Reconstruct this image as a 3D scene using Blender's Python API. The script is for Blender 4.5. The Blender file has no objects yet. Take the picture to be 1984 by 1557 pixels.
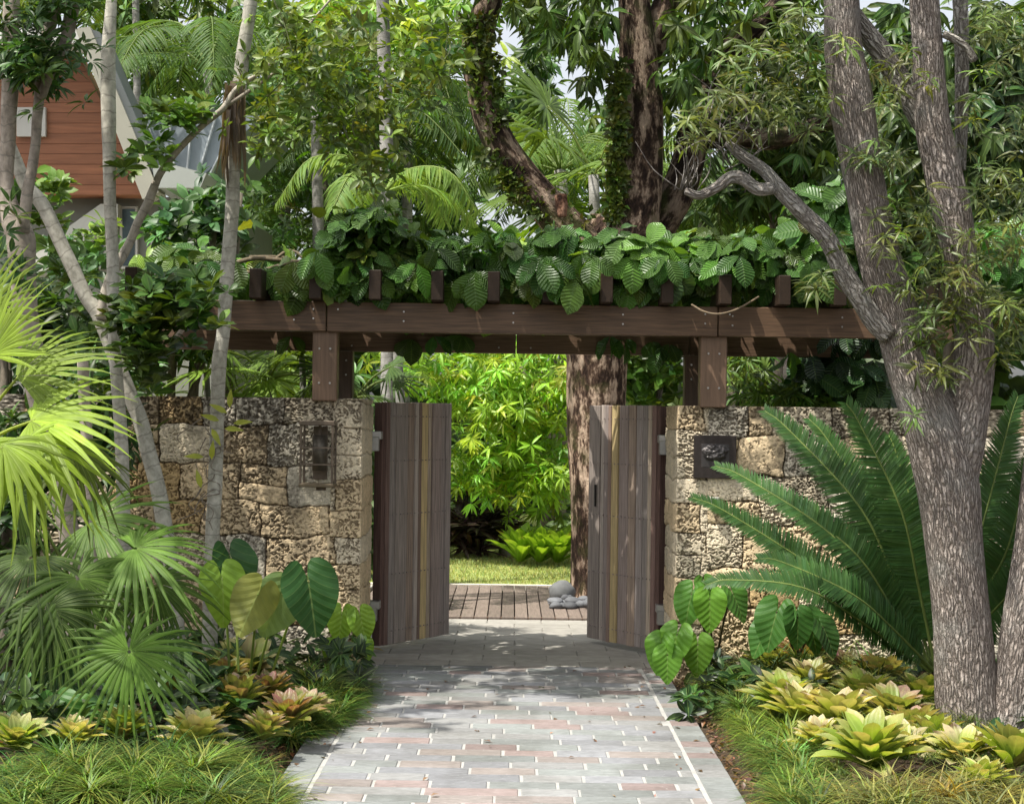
import bpy, math, random
import numpy as np
from mathutils import Vector, Matrix

RNG = np.random.default_rng(11)
random.seed(11)
sc = bpy.context.scene
col = sc.collection
R = math.radians

# ------------------------------------------------------------------ camera, world, sun
F, CX, HY, EYE, ROLL = 3311.0, 992.0, 813.0, 1.65, R(0.75)
cam_d = bpy.data.cameras.new('camera')
cam = bpy.data.objects.new('camera', cam_d)
col.objects.link(cam)
cam_d.sensor_fit = 'HORIZONTAL'
cam_d.sensor_width = 36.0
cam_d.lens = 36.0 * F / 1984.0
cam_d.shift_y = (HY - 778.5) / 1984.0
cam_d.clip_end = 600
cam.matrix_world = Matrix.Translation((0, 0, EYE)) @ Matrix.Rotation(R(90), 4, 'X') @ Matrix.Rotation(ROLL, 4, 'Z')
sc.camera = cam

SUN_TRAVEL = Vector((0.42, 0.27, -1.0)).normalized()
to_sun = -SUN_TRAVEL
world = bpy.data.worlds.new('World')
sc.world = world
world.use_nodes = True
wn = world.node_tree
wn.nodes.clear()
sky = wn.nodes.new('ShaderNodeTexSky')
sky.sky_type = 'NISHITA'
sky.sun_disc = False
sky.sun_elevation = math.asin(to_sun.z)
sky.sun_rotation = math.atan2(to_sun.x, to_sun.y) % (2 * math.pi)
sky.air_density = 1.0
sky.dust_density = 4.0
sky.ozone_density = 1.0
hsv = wn.nodes.new('ShaderNodeHueSaturation')
hsv.inputs['Saturation'].default_value = 0.3
bg = wn.nodes.new('ShaderNodeBackground')
bg.inputs['Strength'].default_value = 0.15
wo = wn.nodes.new('ShaderNodeOutputWorld')
wn.links.new(sky.outputs[0], hsv.inputs['Color'])
wn.links.new(hsv.outputs[0], bg.inputs[0])
wn.links.new(bg.outputs[0], wo.inputs[0])

sun_d = bpy.data.lights.new('sun', 'SUN')
sun_d.energy = 3.8
sun_d.angle = R(0.53)
sun_d.color = (1.0, 0.95, 0.86)
sun = bpy.data.objects.new('sun', sun_d)
sun.rotation_euler = SUN_TRAVEL.to_track_quat('-Z', 'Y').to_euler()
sun.location = (-6, -4, 14)
col.objects.link(sun)

sc.view_settings.view_transform = 'Standard'
sc.view_settings.look = 'None'
sc.view_settings.gamma = 1.0
sc.view_settings.exposure = 0.78
sc.render.engine = 'CYCLES'
sc.cycles.use_denoising = True
sc.cycles.max_bounces = 7
sc.cycles.diffuse_bounces = 4
sc.cycles.transmission_bounces = 4
sc.cycles.glossy_bounces = 2
sc.cycles.sample_clamp_indirect = 4.0

# ------------------------------------------------------------------ picture -> place
_c, _s = math.cos(ROLL), math.sin(ROLL)


def P(x, y, d):
    """point of the place seen at picture position x, y (photo pixels) at a distance d metres"""
    u, v = x - CX, y - HY
    u0, v0 = u * _c + v * _s, -u * _s + v * _c
    return np.array((u0 * d / F, d, EYE - v0 * d / F))


def G(x, y):
    """ground point under picture position x, y"""
    u, v = x - CX, y - HY
    v0 = -u * _s + v * _c
    d = EYE * F / v0
    return np.array(((u * _c + v * _s) * d / F, d, 0.0))


def px(n, d):
    return n * d / F


# ------------------------------------------------------------------ helpers
class MB:
    """collects geometry, links it as ONE mesh object"""

    def __init__(self):
        self.v, self.c, self.u = [], [], []
        self.f = {3: [], 4: []}
        self.n = 0

    def add(self, verts, faces, color=(0.5, 0.5, 0.5), uv=None):
        verts = np.asarray(verts, float).reshape(-1, 3)
        k = len(verts)
        self.v.append(verts)
        c = np.asarray(color, float)
        if c.ndim == 1:
            c = np.tile(c[:3], (k, 1))
        self.c.append(c)
        self.u.append(np.zeros((k, 3)) if uv is None else np.asarray(uv, float))
        if isinstance(faces, dict):
            for q, a in faces.items():
                if len(a):
                    self.f[q].append(np.asarray(a, int) + self.n)
        else:
            fa = np.asarray(faces, int)
            self.f[fa.shape[1]].append(fa + self.n)
        self.n += k
        return self

    def box(self, c, size, rot=None, color=(0.5, 0.5, 0.5), bevel=0.0):
        sx, sy, sz = [s * 0.5 for s in size]
        if bevel <= 0:
            v = np.array([(x, y, z) for x in (-sx, sx) for y in (-sy, sy) for z in (-sz, sz)])
            f = [(0, 1, 3, 2), (4, 6, 7, 5), (0, 4, 5, 1), (2, 3, 7, 6), (0, 2, 6, 4), (1, 5, 7, 3)]
            fd = {4: f}
        else:
            b = min(bevel, sx * .9, sy * .9, sz * .9)
            v, idx = [], {}
            for X in (-1, 1):
                for Y in (-1, 1):
                    for Z in (-1, 1):
                        for ax in range(3):
                            p = [X * (sx - b), Y * (sy - b), Z * (sz - b)]
                            p[ax] = (X * sx, Y * sy, Z * sz)[ax]
                            idx[(X, Y, Z, ax)] = len(v)
                            v.append(p)
            v = np.array(v)
            quads, tris = [], []
            for ax in range(3):
                o = [a for a in range(3) if a != ax]
                for sgn in (-1, 1):
                    q = []
                    for a, bb in ((-1, -1), (1, -1), (1, 1), (-1, 1)):
                        k = [0, 0, 0]
                        k[ax], k[o[0]], k[o[1]] = sgn, a, bb
                        q.append(idx[(k[0], k[1], k[2], ax)])
                    quads.append(q)
                for a in (-1, 1):
                    for bb in (-1, 1):
                        k0, k1 = [0, 0, 0], [0, 0, 0]
                        k0[ax], k1[ax] = -1, 1
                        k0[o[0]] = k1[o[0]] = a
                        k0[o[1]] = k1[o[1]] = bb
                        quads.append([idx[(*k0, o[0])], idx[(*k1, o[0])], idx[(*k1, o[1])], idx[(*k0, o[1])]])
            for X in (-1, 1):
                for Y in (-1, 1):
                    for Z in (-1, 1):
                        tris.append([idx[(X, Y, Z, a)] for a in range(3)])
            fd = {4: quads, 3: tris}
        if rot is not None:
            v = v @ np.array(rot).T
        return self.add(v + np.asarray(c), fd, color, v * 1.0)

    def cyl(self, p0, p1, r0, r1=None, seg=12, color=(0.5, 0.5, 0.5)):
        p0, p1 = np.asarray(p0, float), np.asarray(p1, float)
        r1 = r0 if r1 is None else r1
        t = p1 - p0
        L = np.linalg.norm(t)
        t = t / L
        a = np.array((1., 0, 0)) if abs(t[0]) < .9 else np.array((0, 1., 0))
        x = np.cross(t, a)
        x /= np.linalg.norm(x)
        y = np.cross(t, x)
        an = np.linspace(0, 2 * np.pi, seg, endpoint=False)
        ring = np.outer(np.cos(an), x) + np.outer(np.sin(an), y)
        v = np.vstack([p0 + ring * r0, p1 + ring * r1, [p0], [p1]])
        i = np.arange(seg)
        j = (i + 1) % seg
        q = np.stack([i, j, j + seg, i + seg], 1)
        t3 = np.vstack([np.stack([j, i, np.full(seg, 2 * seg)], 1), np.stack([i + seg, j + seg, np.full(seg, 2 * seg + 1)], 1)])
        return self.add(v, {4: q, 3: t3}, color)

    def build(self, name, mat, parent=None, smooth=False):
        me = bpy.data.meshes.new(name)
        v = np.vstack(self.v)
        me.vertices.add(len(v))
        org = np.zeros(3)
        if parent is not None:
            org = np.array(parent.get('_org', (0, 0, 0)), float)
        me.vertices.foreach_set('co', (v - org).astype(np.float32).ravel())
        lv, tot = [], []
        for k in (4, 3):
            if self.f[k]:
                a = np.vstack(self.f[k])
                lv.append(a.ravel())
                tot.append(np.full(len(a), k))
        lv, tot = np.concatenate(lv), np.concatenate(tot)
        me.loops.add(len(lv))
        me.loops.foreach_set('vertex_index', lv.astype(np.int32))
        me.polygons.add(len(tot))
        st = np.concatenate([[0], np.cumsum(tot)[:-1]])
        me.polygons.foreach_set('loop_start', st.astype(np.int32))
        me.polygons.foreach_set('loop_total', tot.astype(np.int32))
        me.polygons.foreach_set('use_smooth', np.full(len(tot), smooth))
        me.update(calc_edges=True)
        a = me.attributes.new('col', 'FLOAT_COLOR', 'POINT')
        c4 = np.ones((len(v), 4), np.float32)
        c4[:, :3] = np.vstack(self.c)
        a.data.foreach_set('color', c4.ravel())
        a = me.attributes.new('luv', 'FLOAT_VECTOR', 'POINT')
        a.data.foreach_set('vector', np.vstack(self.u).astype(np.float32).ravel())
        me.materials.append(mat)
        o = bpy.data.objects.new(name, me)
        col.objects.link(o)
        if parent is not None:
            o.parent = parent
            if '_org' in parent:
                o['_org'] = tuple(parent['_org'])
        return o


ALL_THINGS = []


def tag(o, label=None, cat=None, group=None, kind=None):
    if label: o['label'] = label
    if cat: o['category'] = cat
    if group: o['group'] = group
    if kind: o['kind'] = kind
    return o


def thing(name, label, cat, org, group=None):
    """an Empty at the thing's base; parts built under it are given in place coordinates"""
    o = bpy.data.objects.new(name, None)
    col.objects.link(o)
    o.location = tuple(org)
    o.empty_display_size = 0.1
    o['_org'] = tuple(float(a) for a in org)
    return tag(o, label, cat, group)


def nrm(a):
    a = np.asarray(a, float)
    return a / np.maximum(np.linalg.norm(a, axis=-1, keepdims=True), 1e-9)


# --- leaf templates: base at origin, along +Y, face +Z ---
def leaf_t(prof, w=.15, n=5, fold=.3, bend=.25, wave=0.0):
    t = np.linspace(0, 1, n + 1)
    hw = w * np.maximum(np.array([prof(a) for a in t]), 0.02)
    V, U = [], []
    for i in range(n + 1):
        y = t[i] - .15 * bend * t[i] ** 2
        z = -bend * t[i] ** 2
        wv = wave * math.sin(i * 2.4)
        for s in (-1, 0, 1):
            V.append((s * hw[i], y, z + (fold * hw[i] if s else 0) + wv * s * hw[i]))
            U.append((s, t[i], 0))
    Fq = []
    for i in range(n):
        for s in (0, 1):
            a = i * 3 + s
            Fq.append((a, a + 1, a + 4, a + 3))
    return np.array(V), np.array(Fq), np.array(U)


ell = lambda t: math.sin(math.pi * t ** .9) ** .8
lance = lambda t: math.sin(math.pi * t ** .75) if t < 1 else 0
obov = lambda t: (math.sin(math.pi * min(1, t ** 1.35)) ** .6) if 0 < t < 1 else 0
strap = lambda t: min(1.0, .55 + 1.2 * t) * (1 if t < .75 else math.sqrt(max(0, 1 - ((t - .75) / .25) ** 2)))
T_LANCE = leaf_t(lance, .11, 4, .35, .25)
T_NARROW = leaf_t(lance, .075, 3, .3, .45)
T_MANGO = leaf_t(lance, .12, 4, .35, .35, .15)
T_OVAL = leaf_t(ell, .22, 4, .3, .2)
T_OBOV = leaf_t(obov, .2, 4, .25, .2)
T_VINE = leaf_t(obov, .31, 7, .22, .3, .12)
T_SMALL = leaf_t(ell, .28, 2, .3, .15)


def inst(mb, T, pos, dirs, ups, size, cols, wid=1.0):
    V, Fq, U = T
    pos = np.asarray(pos, float).reshape(-1, 3)
    k = len(pos)
    y = nrm(np.broadcast_to(np.asarray(dirs, float), (k, 3)))
    up = np.broadcast_to(np.asarray(ups, float), (k, 3)) + 1e-4 * RNG.normal(size=(k, 3))
    x = nrm(np.cross(y, up))
    z = np.cross(x, y)
    s = np.broadcast_to(np.asarray(size, float), (k,))
    w = np.broadcast_to(np.asarray(wid, float), (k,))
    M = np.stack([x * (s * w)[:, None], y * s[:, None], z * s[:, None]], 1)     # k,3(local axis),3
    VV = np.einsum('vl,klx->kvx', V, M) + pos[:, None, :]
    nv = len(V)
    FF = (Fq[None] + (np.arange(k) * nv)[:, None, None]).reshape(-1, Fq.shape[1])
    cols = np.broadcast_to(np.asarray(cols, float), (k, 3))
    CC = np.repeat(cols, nv, 0)
    UU = np.tile(U, (k, 1))
    UU[:, 2] = np.repeat(RNG.random(k), nv)
    mb.add(VV.reshape(-1, 3), FF, CC, UU)


def tint(base, k, var=.25, yel=.12):
    """k leaf colours about a base colour"""
    b = np.asarray(base, float)
    f = np.exp(RNG.normal(0, var, k))[:, None]
    c = b * f
    c[:, 0] *= np.exp(RNG.normal(0, yel * 1.5, k))
    c[:, 2] *= np.exp(RNG.normal(0, yel * 2, k))
    return np.clip(c, 0.004, .8)


def randdir(k):
    return nrm(RNG.normal(size=(k, 3)))


def whorls(mb, T, cen, axis, n, size, base, lift=(0.0, 0.7), droop=0.0, var=.25, wid=1.0):
    """n leaves radiating round the axis at every centre"""
    cen = np.asarray(cen, float)
    m = len(cen)
    if m == 0:
        return
    axis = nrm(np.broadcast_to(axis, (m, 3)))
    ref = randdir(m)
    x = nrm(np.cross(axis, ref))
    y = np.cross(axis, x)
    C = np.repeat(cen, n, 0)
    A = np.repeat(axis, n, 0)
    an = np.tile(np.linspace(0, 2 * np.pi, n, endpoint=False), m) + RNG.normal(0, .35, m * n)
    X, Y = np.repeat(x, n, 0), np.repeat(y, n, 0)
    lf = RNG.uniform(lift[0], lift[1], m * n)[:, None]
    d = X * np.cos(an)[:, None] + Y * np.sin(an)[:, None] + A * lf
    d[:, 2] -= droop * RNG.uniform(.5, 1.4, m * n)
    s = size * RNG.uniform(.65, 1.2, m * n)
    cl = np.repeat(tint(base, m, var), n, 0) * np.exp(RNG.normal(0, .15, (m * n, 1)))
    inst(mb, T, C + nrm(d) * .01, d, A + .3 * RNG.normal(size=(m * n, 3)), s, cl, wid)


def in_ellipsoid(k, c, r, shell=.5):
    d = randdir(k)
    rad = RNG.random(k) ** (shell / 1.5)
    return np.asarray(c) + d * rad[:, None] * np.asarray(r), d


# --- tubes ---
def catmull(p, sub):
    p = np.asarray(p, float)
    if len(p) < 3:
        t = np.linspace(0, 1, sub * (len(p) - 1) + 1)[:, None]
        return p[0] * (1 - t) + p[-1] * t
    q = np.vstack([2 * p[0] - p[1], p, 2 * p[-1] - p[-2]])
    out = []
    for i in range(1, len(q) - 2):
        a, b, c, d = q[i - 1], q[i], q[i + 1], q[i + 2]
        for k in range(sub):
            t = k / sub
            out.append(.5 * ((2 * b) + (c - a) * t + (2 * a - 5 * b + 4 * c - d) * t * t + (3 * b - a - 3 * c + d) * t ** 3))
    out.append(q[-2])
    return np.array(out)


def tube(mb, pts, rad, seg=12, sub=6, color=(.3, .27, .22), rough=.05):
    pts = np.asarray(pts, float)
    rad = np.broadcast_to(np.asarray(rad, float), (len(pts),))
    pr = catmull(np.hstack([pts, rad[:, None]]), sub)
    p, r = pr[:, :3], pr[:, 3]
    n = len(p)
    T = nrm(np.gradient(p, axis=0))
    ref = np.array((0, 1., 0)) if np.abs(T[:, 1]).mean() < .8 else np.array((0, 0, 1.))
    N = nrm(ref - T * (T @ ref)[:, None])
    B = np.cross(T, N)
    s = np.concatenate([[0], np.cumsum(np.linalg.norm(np.diff(p, axis=0), axis=1))])
    an = np.linspace(0, 2 * np.pi, seg + 1)
    ph = RNG.uniform(0, 6.28, 6)
    rm = max(r.max(), .005)
    S = s[:, None] / rm
    nz = (np.sin(2 * an[None] + ph[0] + .5 * np.sin(S * .5 + ph[1])) * .5 + np.sin(3 * an[None] + ph[2] + S * .35) * .4
          + np.sin(S * 1.3 + ph[3] + 2 * np.sin(an + ph[4])[None]) * .35)
    rr = r[:, None] * (1 + rough * nz)
    V = p[:, None] + N[:, None] * (np.cos(an)[None, :, None] * rr[..., None]) + B[:, None] * (np.sin(an)[None, :, None] * rr[..., None])
    UV = np.stack([an[None] * rm * np.ones((n, 1)), s[:, None] * np.ones((1, seg + 1)), r[:, None] * np.ones((1, seg + 1))], -1)
    i, j = np.meshgrid(np.arange(n - 1), np.arange(seg), indexing='ij')
    a = i * (seg + 1) + j
    q = np.stack([a, a + 1, a + seg + 2, a + seg + 1], -1).reshape(-1, 4)
    V2, U2 = V.reshape(-1, 3), UV.reshape(-1, 3)
    k = len(V2)
    V2 = np.vstack([V2, p[-1] + T[-1] * r[-1] * .3, p[0]])
    U2 = np.vstack([U2, U2[-1], U2[0]])
    e = (n - 1) * (seg + 1)
    jj = np.arange(seg)
    t3 = np.vstack([np.stack([e + jj, e + jj + 1, np.full(seg, k)], 1), np.stack([jj + 1, jj, np.full(seg, k + 1)], 1)])
    mb.add(V2, {4: q, 3: t3}, color, U2)
    return p


# --- value noise for built surfaces ---
_tab = np.random.default_rng(5).random((256, 256))


def vnoise(x, y, seed=0):
    x = np.asarray(x, float) + seed * 17.3
    y = np.asarray(y, float) + seed * 9.1
    xi, yi = np.floor(x).astype(int), np.floor(y).astype(int)
    fx, fy = x - xi, y - yi
    fx, fy = fx * fx * (3 - 2 * fx), fy * fy * (3 - 2 * fy)
    g = lambda a, b: _tab[a & 255, b & 255]
    return (g(xi, yi) * (1 - fx) + g(xi + 1, yi) * fx) * (1 - fy) + (g(xi, yi + 1) * (1 - fx) + g(xi + 1, yi + 1) * fx) * fy


def fbm(x, y, o=4, seed=0):
    r, a, t = 0, 1.0, 0
    for k in range(o):
        r = r + a * vnoise(x * 2 ** k, y * 2 ** k, seed + k * 3)
        t += a
        a *= .5
    return r / t


def smooth01(a, lo, hi):
    t = np.clip((a - lo) / (hi - lo), 0, 1)
    return t * t * (3 - 2 * t)


# ------------------------------------------------------------------ materials
MATS = {}


class NT:
    def __init__(self, name):
        self.m = bpy.data.materials.new(name)
        self.m.use_nodes = True
        self.t = self.m.node_tree
        self.t.nodes.clear()
        self.out = self.t.nodes.new('ShaderNodeOutputMaterial')

    def n(self, typ, **kw):
        nd = self.t.nodes.new(typ)
        for k, v in kw.items():
            setattr(nd, k, v)
        return nd

    def l(self, a, b):
        self.t.links.new(a, b)

    def math(self, op, a, b=0.0, clamp=False):
        nd = self.n('ShaderNodeMath', operation=op, use_clamp=clamp)
        for i, s in enumerate((a, b)):
            if hasattr(s, 'is_linked'):
                self.l(s, nd.inputs[i])
            else:
                nd.inputs[i].default_value = s
        return nd.outputs[0]

    def mix(self, fac, a, b, blend='MIX'):
        nd = self.n('ShaderNodeMix', data_type='RGBA', blend_type=blend)
        for i, s in ((0, fac), (6, a), (7, b)):
            if hasattr(s, 'is_linked'):
                self.l(s, nd.inputs[i])
            else:
                nd.inputs[i].default_value = s if i == 0 else (*s, 1)
        return nd.outputs[2]

    def noise(self, vec, scale, detail=4, rough=.55):
        nd = self.n('ShaderNodeTexNoise')
        nd.inputs['Scale'].default_value = scale
        nd.inputs['Detail'].default_value = detail
        nd.inputs['Roughness'].default_value = rough
        if vec is not None:
            self.l(vec, nd.inputs['Vector'])
        return nd.outputs['Fac']

    def ramp(self, fac, stops):
        nd = self.n('ShaderNodeValToRGB')
        el = nd.color_ramp.elements
        while len(el) < len(stops):
            el.new(.5)
        for e, (p, c) in zip(el, stops):
            e.position = p
            e.color = (*c, 1) if len(c) == 3 else c
        self.l(fac, nd.inputs[0])
        return nd.outputs[0]

    def attr(self, name):
        nd = self.n('ShaderNodeAttribute')
        nd.attribute_name = name
        return nd

    def mapping(self, vec, scale):
        nd = self.n('ShaderNodeMapping')
        nd.inputs['Scale'].default_value = scale
        self.l(vec, nd.inputs['Vector'])
        return nd.outputs[0]

    def bump(self, h, strength=.5, dist=.01, normal=None):
        nd = self.n('ShaderNodeBump')
        nd.inputs['Strength'].default_value = strength
        nd.inputs['Distance'].default_value = dist
        self.l(h, nd.inputs['Height'])
        if normal is not None:
            self.l(normal, nd.inputs['Normal'])
        return nd.outputs[0]

    def bsdf(self, color, rough=.6, normal=None, spec=.5, metal=0.0):
        nd = self.n('ShaderNodeBsdfPrincipled')
        if hasattr(color, 'is_linked'):
            self.l(color, nd.inputs['Base Color'])
        else:
            nd.inputs['Base Color'].default_value = (*color, 1)
        if hasattr(rough, 'is_linked'):
            self.l(rough, nd.inputs['Roughness'])
        else:
            nd.inputs['Roughness'].default_value = rough
        nd.inputs['Specular IOR Level'].default_value = spec
        nd.inputs['Metallic'].default_value = metal
        if normal is not None:
            self.l(normal, nd.inputs['Normal'])
        return nd

    def finish(self, shader):
        self.l(shader, self.out.inputs['Surface'])
        return self.m


def leaf_mat(name, rough=.42, transl=.35, veins=None, spec=.5, vein_gain=1.35, bumpd=.004):
    t = NT(name)
    c = t.attr('col').outputs['Color']
    uv = t.attr('luv').outputs['Vector']
    obj = t.n('ShaderNodeTexCoord').outputs['Object']
    nz = t.noise(obj, 14, 2)
    c = t.mix(1.0, c, t.ramp(nz, [(.25, (.78, .8, .75)), (.75, (1.2, 1.17, 1.1))]), 'MULTIPLY')
    nor = None
    sep = t.n('ShaderNodeSeparateXYZ')
    t.l(uv, sep.inputs[0])
    au = t.math('ABSOLUTE', sep.outputs[0])
    if veins == 'feather':
        ph = t.math('MULTIPLY', t.math('SUBTRACT', sep.outputs[1], t.math('MULTIPLY', au, .16)), 11.0)
        fr = t.math('FRACT', ph)
        tri = t.math('ABSOLUTE', t.math('SUBTRACT', fr, .5))
        line = t.math('GREATER_THAN', tri, .43)
        mid = t.math('LESS_THAN', au, .06)
        m = t.math('MAXIMUM', line, mid)
        c = t.mix(t.math('MULTIPLY', m, .5), c, (.16, .27, .08))
        nor = t.bump(tri, .8, bumpd * 3)
    elif veins == 'heart':      # luv: x across, y along the leaf
        ph = t.math('MULTIPLY', t.math('ADD', t.math('SUBTRACT', sep.outputs[1], t.math('MULTIPLY', au, 1.1)), t.math('MULTIPLY', t.math('MULTIPLY', au, au), .9)), 5.5)
        tri = t.math('ABSOLUTE', t.math('SUBTRACT', t.math('FRACT', ph), .5))
        line = t.math('LESS_THAN', tri, .03)
        mid = t.math('LESS_THAN', au, .014)
        m = t.math('MAXIMUM', t.math('MULTIPLY', line, .55), mid)
        c = t.mix(t.math('MULTIPLY', m, .3), c, (.32, .42, .14))
        nor = t.bump(tri, .3, bumpd * 5)
    elif veins == 'pleat':
        w = t.math('SINE', t.math('MULTIPLY', sep.outputs[0], 9.0))
        nor = t.bump(w, .25, bumpd)
        c = t.mix(t.math('MULTIPLY', t.math('LESS_THAN', au, .08), .35), c, (.4, .48, .15))
    elif veins == 'mid':
        c = t.mix(t.math('MULTIPLY', t.math('LESS_THAN', au, .12), .45), c, (.2, .3, .08))
    b = t.bsdf(c, rough, nor, spec)
    tr = t.n('ShaderNodeBsdfTranslucent')
    tc = t.mix(1.0, c, (1.35, 1.25, .45), 'MULTIPLY')
    t.l(tc, tr.inputs['Color'])
    mx = t.n('ShaderNodeMixShader')
    mx.inputs[0].default_value = transl
    t.l(b.outputs[0], mx.inputs[1])
    t.l(tr.outputs[0], mx.inputs[2])
    return t.finish(mx.outputs[0])


M = {}
M['leaf'] = leaf_mat('leaf', .45, .35)
M['leaf_mid'] = leaf_mat('leaf_midrib', .42, .4, 'mid')
M['leaf_dark'] = leaf_mat('leaf_dark_glossy', .42, .25, 'mid', .35)
M['vine'] = leaf_mat('vine_leaf', .4, .3, 'feather', .45)
M['heart'] = leaf_mat('heart_leaf', .46, .38, 'heart', .35)
M['palm'] = leaf_mat('palm_leaf', .5, .38, 'pleat', .3)
M['cycad'] = leaf_mat('cycad_leaf', .5, .15, None, .3)
M['brom'] = leaf_mat('bromeliad_leaf', .42, .4, 'pleat', .4)
M['grass'] = leaf_mat('grass_blade', .5, .3)


def bark_mat(name, kind):
    t = NT(name)
    c = t.attr('col').outputs['Color']
    uv = t.attr('luv').outputs['Vector']
    obj = t.n('ShaderNodeTexCoord').outputs['Object']
    if kind == 'oak':
        v = t.n('ShaderNodeTexVoronoi', feature='DISTANCE_TO_EDGE')
        wv = t.n('ShaderNodeVectorMath', operation='ADD')
        nzv = t.n('ShaderNodeTexNoise')
        nzv.inputs['Scale'].default_value = 22
        nzv.inputs['Detail'].default_value = 3
        t.l(uv, nzv.inputs['Vector'])
        sc_ = t.n('ShaderNodeVectorMath', operation='SCALE')
        t.l(nzv.outputs['Color'], sc_.inputs[0])
        sc_.inputs['Scale'].default_value = .035
        t.l(uv, wv.inputs[0])
        t.l(sc_.outputs[0], wv.inputs[1])
        t.l(t.mapping(wv.outputs[0], (44, 11, 0)), v.inputs['Vector'])
        v.inputs['Scale'].default_value = 1.0
        edge = t.math('MULTIPLY', v.outputs['Distance'], 2.6, True)
        nz = t.noise(uv, 60, 5, .65)
        big = t.noise(obj, 3.5, 3)
        f = t.math('ADD', t.math('MULTIPLY', edge, .7), t.math('MULTIPLY', nz, .5))
        k = t.ramp(f, [(.16, (.2, .175, .16)), (.42, (.74, .71, .69)), (.95, (1.38, 1.37, 1.36))])
        c = t.mix(1.0, c, k, 'MULTIPLY')
        lich = t.ramp(t.math('ADD', t.math('MULTIPLY', big, .75), t.math('MULTIPLY', nz, .3)), [(.54, (0, 0, 0)), (.68, (1, 1, 1))])
        c = t.mix(t.math('MULTIPLY', lich, .5), c, (.36, .36, .33))
        nor = t.bump(f, 1.0, .03)
        return t.finish(t.bsdf(c, .85, nor, .2).outputs[0])
    if kind == 'mango':
        nz = t.noise(t.mapping(uv, (1, .55, 1)), 9, 6, .65)
        n2 = t.noise(t.mapping(uv, (1, .4, 1)), 45, 4, .6)
        k = t.ramp(nz, [(.42, (.12, .09, .08)), (.5, (.35, .27, .22)), (.55, (1.25, 1.12, .98)), (.66, (1.8, 1.68, 1.5))])
        c = t.mix(1.0, c, k, 'MULTIPLY')
        c = t.mix(1.0, c, t.ramp(n2, [(.3, (.6, .6, .6)), (.7, (1.25, 1.25, 1.25))]), 'MULTIPLY')
        moss = t.ramp(t.noise(obj, 4, 4), [(.52, (0, 0, 0)), (.64, (1, 1, 1))])
        c = t.mix(t.math('MULTIPLY', moss, .35), c, (.07, .09, .02))
        nor = t.bump(t.math('ADD', nz, t.math('MULTIPLY', n2, .5)), 1.0, .04)
        return t.finish(t.bsdf(c, .9, nor, .15).outputs[0])
    # smooth pale ringed palm stem
    sep = t.n('ShaderNodeSeparateXYZ')
    t.l(uv, sep.inputs[0])
    nz = t.noise(uv, 25, 4)
    wob = t.math('ADD', t.math('MULTIPLY', sep.outputs[1], 11.0), t.math('MULTIPLY', t.noise(uv, 7, 3), 1.1))
    fr = t.math('FRACT', wob)
    ring = t.math('LESS_THAN', fr, .1)
    blot = t.noise(t.mapping(uv, (1, .8, 1)), 11, 5, .7)
    c = t.mix(1.0, c, t.ramp(blot, [(.3, (.55, .55, .52)), (.5, (.95, .95, .93)), (.7, (1.25, 1.25, 1.25))]), 'MULTIPLY')
    c = t.mix(1.0, c, t.ramp(nz, [(.3, (.8, .8, .8)), (.7, (1.15, 1.15, 1.15))]), 'MULTIPLY')
    c = t.mix(t.math('MULTIPLY', ring, .45), c, (.13, .12, .1))
    nor = t.bump(t.math('SUBTRACT', nz, t.math('MULTIPLY', ring, .8)), .5, .006)
    return t.finish(t.bsdf(c, .8, nor, .2).outputs[0])


M['oak_bark'] = bark_mat('oak_bark', 'oak')
M['mango_bark'] = bark_mat('mango_bark', 'mango')
M['pale_bark'] = bark_mat('pale_bark', 'pale')


def coat_mat(name, rough=.7, spec=.3, nscale=20, lo=.8, hi=1.18, bump=.15, metal=0.0, stretch=(1, 1, 1), bd=.004):
    """colour from the mesh, broken up with noise"""
    t = NT(name)
    c = t.attr('col').outputs['Color']
    obj = t.n('ShaderNodeTexCoord').outputs['Object']
    ob = t.mapping(obj, stretch)
    nz = t.noise(ob, nscale, 5, .6)
    c = t.mix(1.0, c, t.ramp(nz, [(.3, (lo,) * 3), (.7, (hi,) * 3)]), 'MULTIPLY')
    return t.finish(t.bsdf(c, rough, t.bump(nz, bump, bd), spec, metal).outputs[0])


M['coral'] = coat_mat('coral_stone', .92, .1, 60, .72, 1.25, .6, bd=.01)
def brick_mat():
    t = NT('brick')
    c = t.attr('col').outputs['Color']
    ob = t.n('ShaderNodeTexCoord').outputs['Object']
    fine = t.noise(t.mapping(ob, (1, 2.4, 1)), 18, 5, .65)
    big = t.noise(ob, 1.7, 4, .6)
    spot = t.noise(ob, 55, 3, .6)
    c = t.mix(1.0, c, t.ramp(fine, [(.3, (.78,) * 3), (.7, (1.17,) * 3)]), 'MULTIPLY')
    c = t.mix(1.0, c, t.ramp(big, [(.34, (.74, .73, .7)), (.6, (1.08, 1.08, 1.08))]), 'MULTIPLY')
    c = t.mix(t.math('MULTIPLY', t.ramp(spot, [(.62, (0, 0, 0)), (.72, (1, 1, 1))]), .3), c, (.42, .42, .4))
    return t.finish(t.bsdf(c, .85, t.bump(t.math('ADD', fine, t.math('MULTIPLY', spot, .5)), .4, .005), .2).outputs[0])


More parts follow.
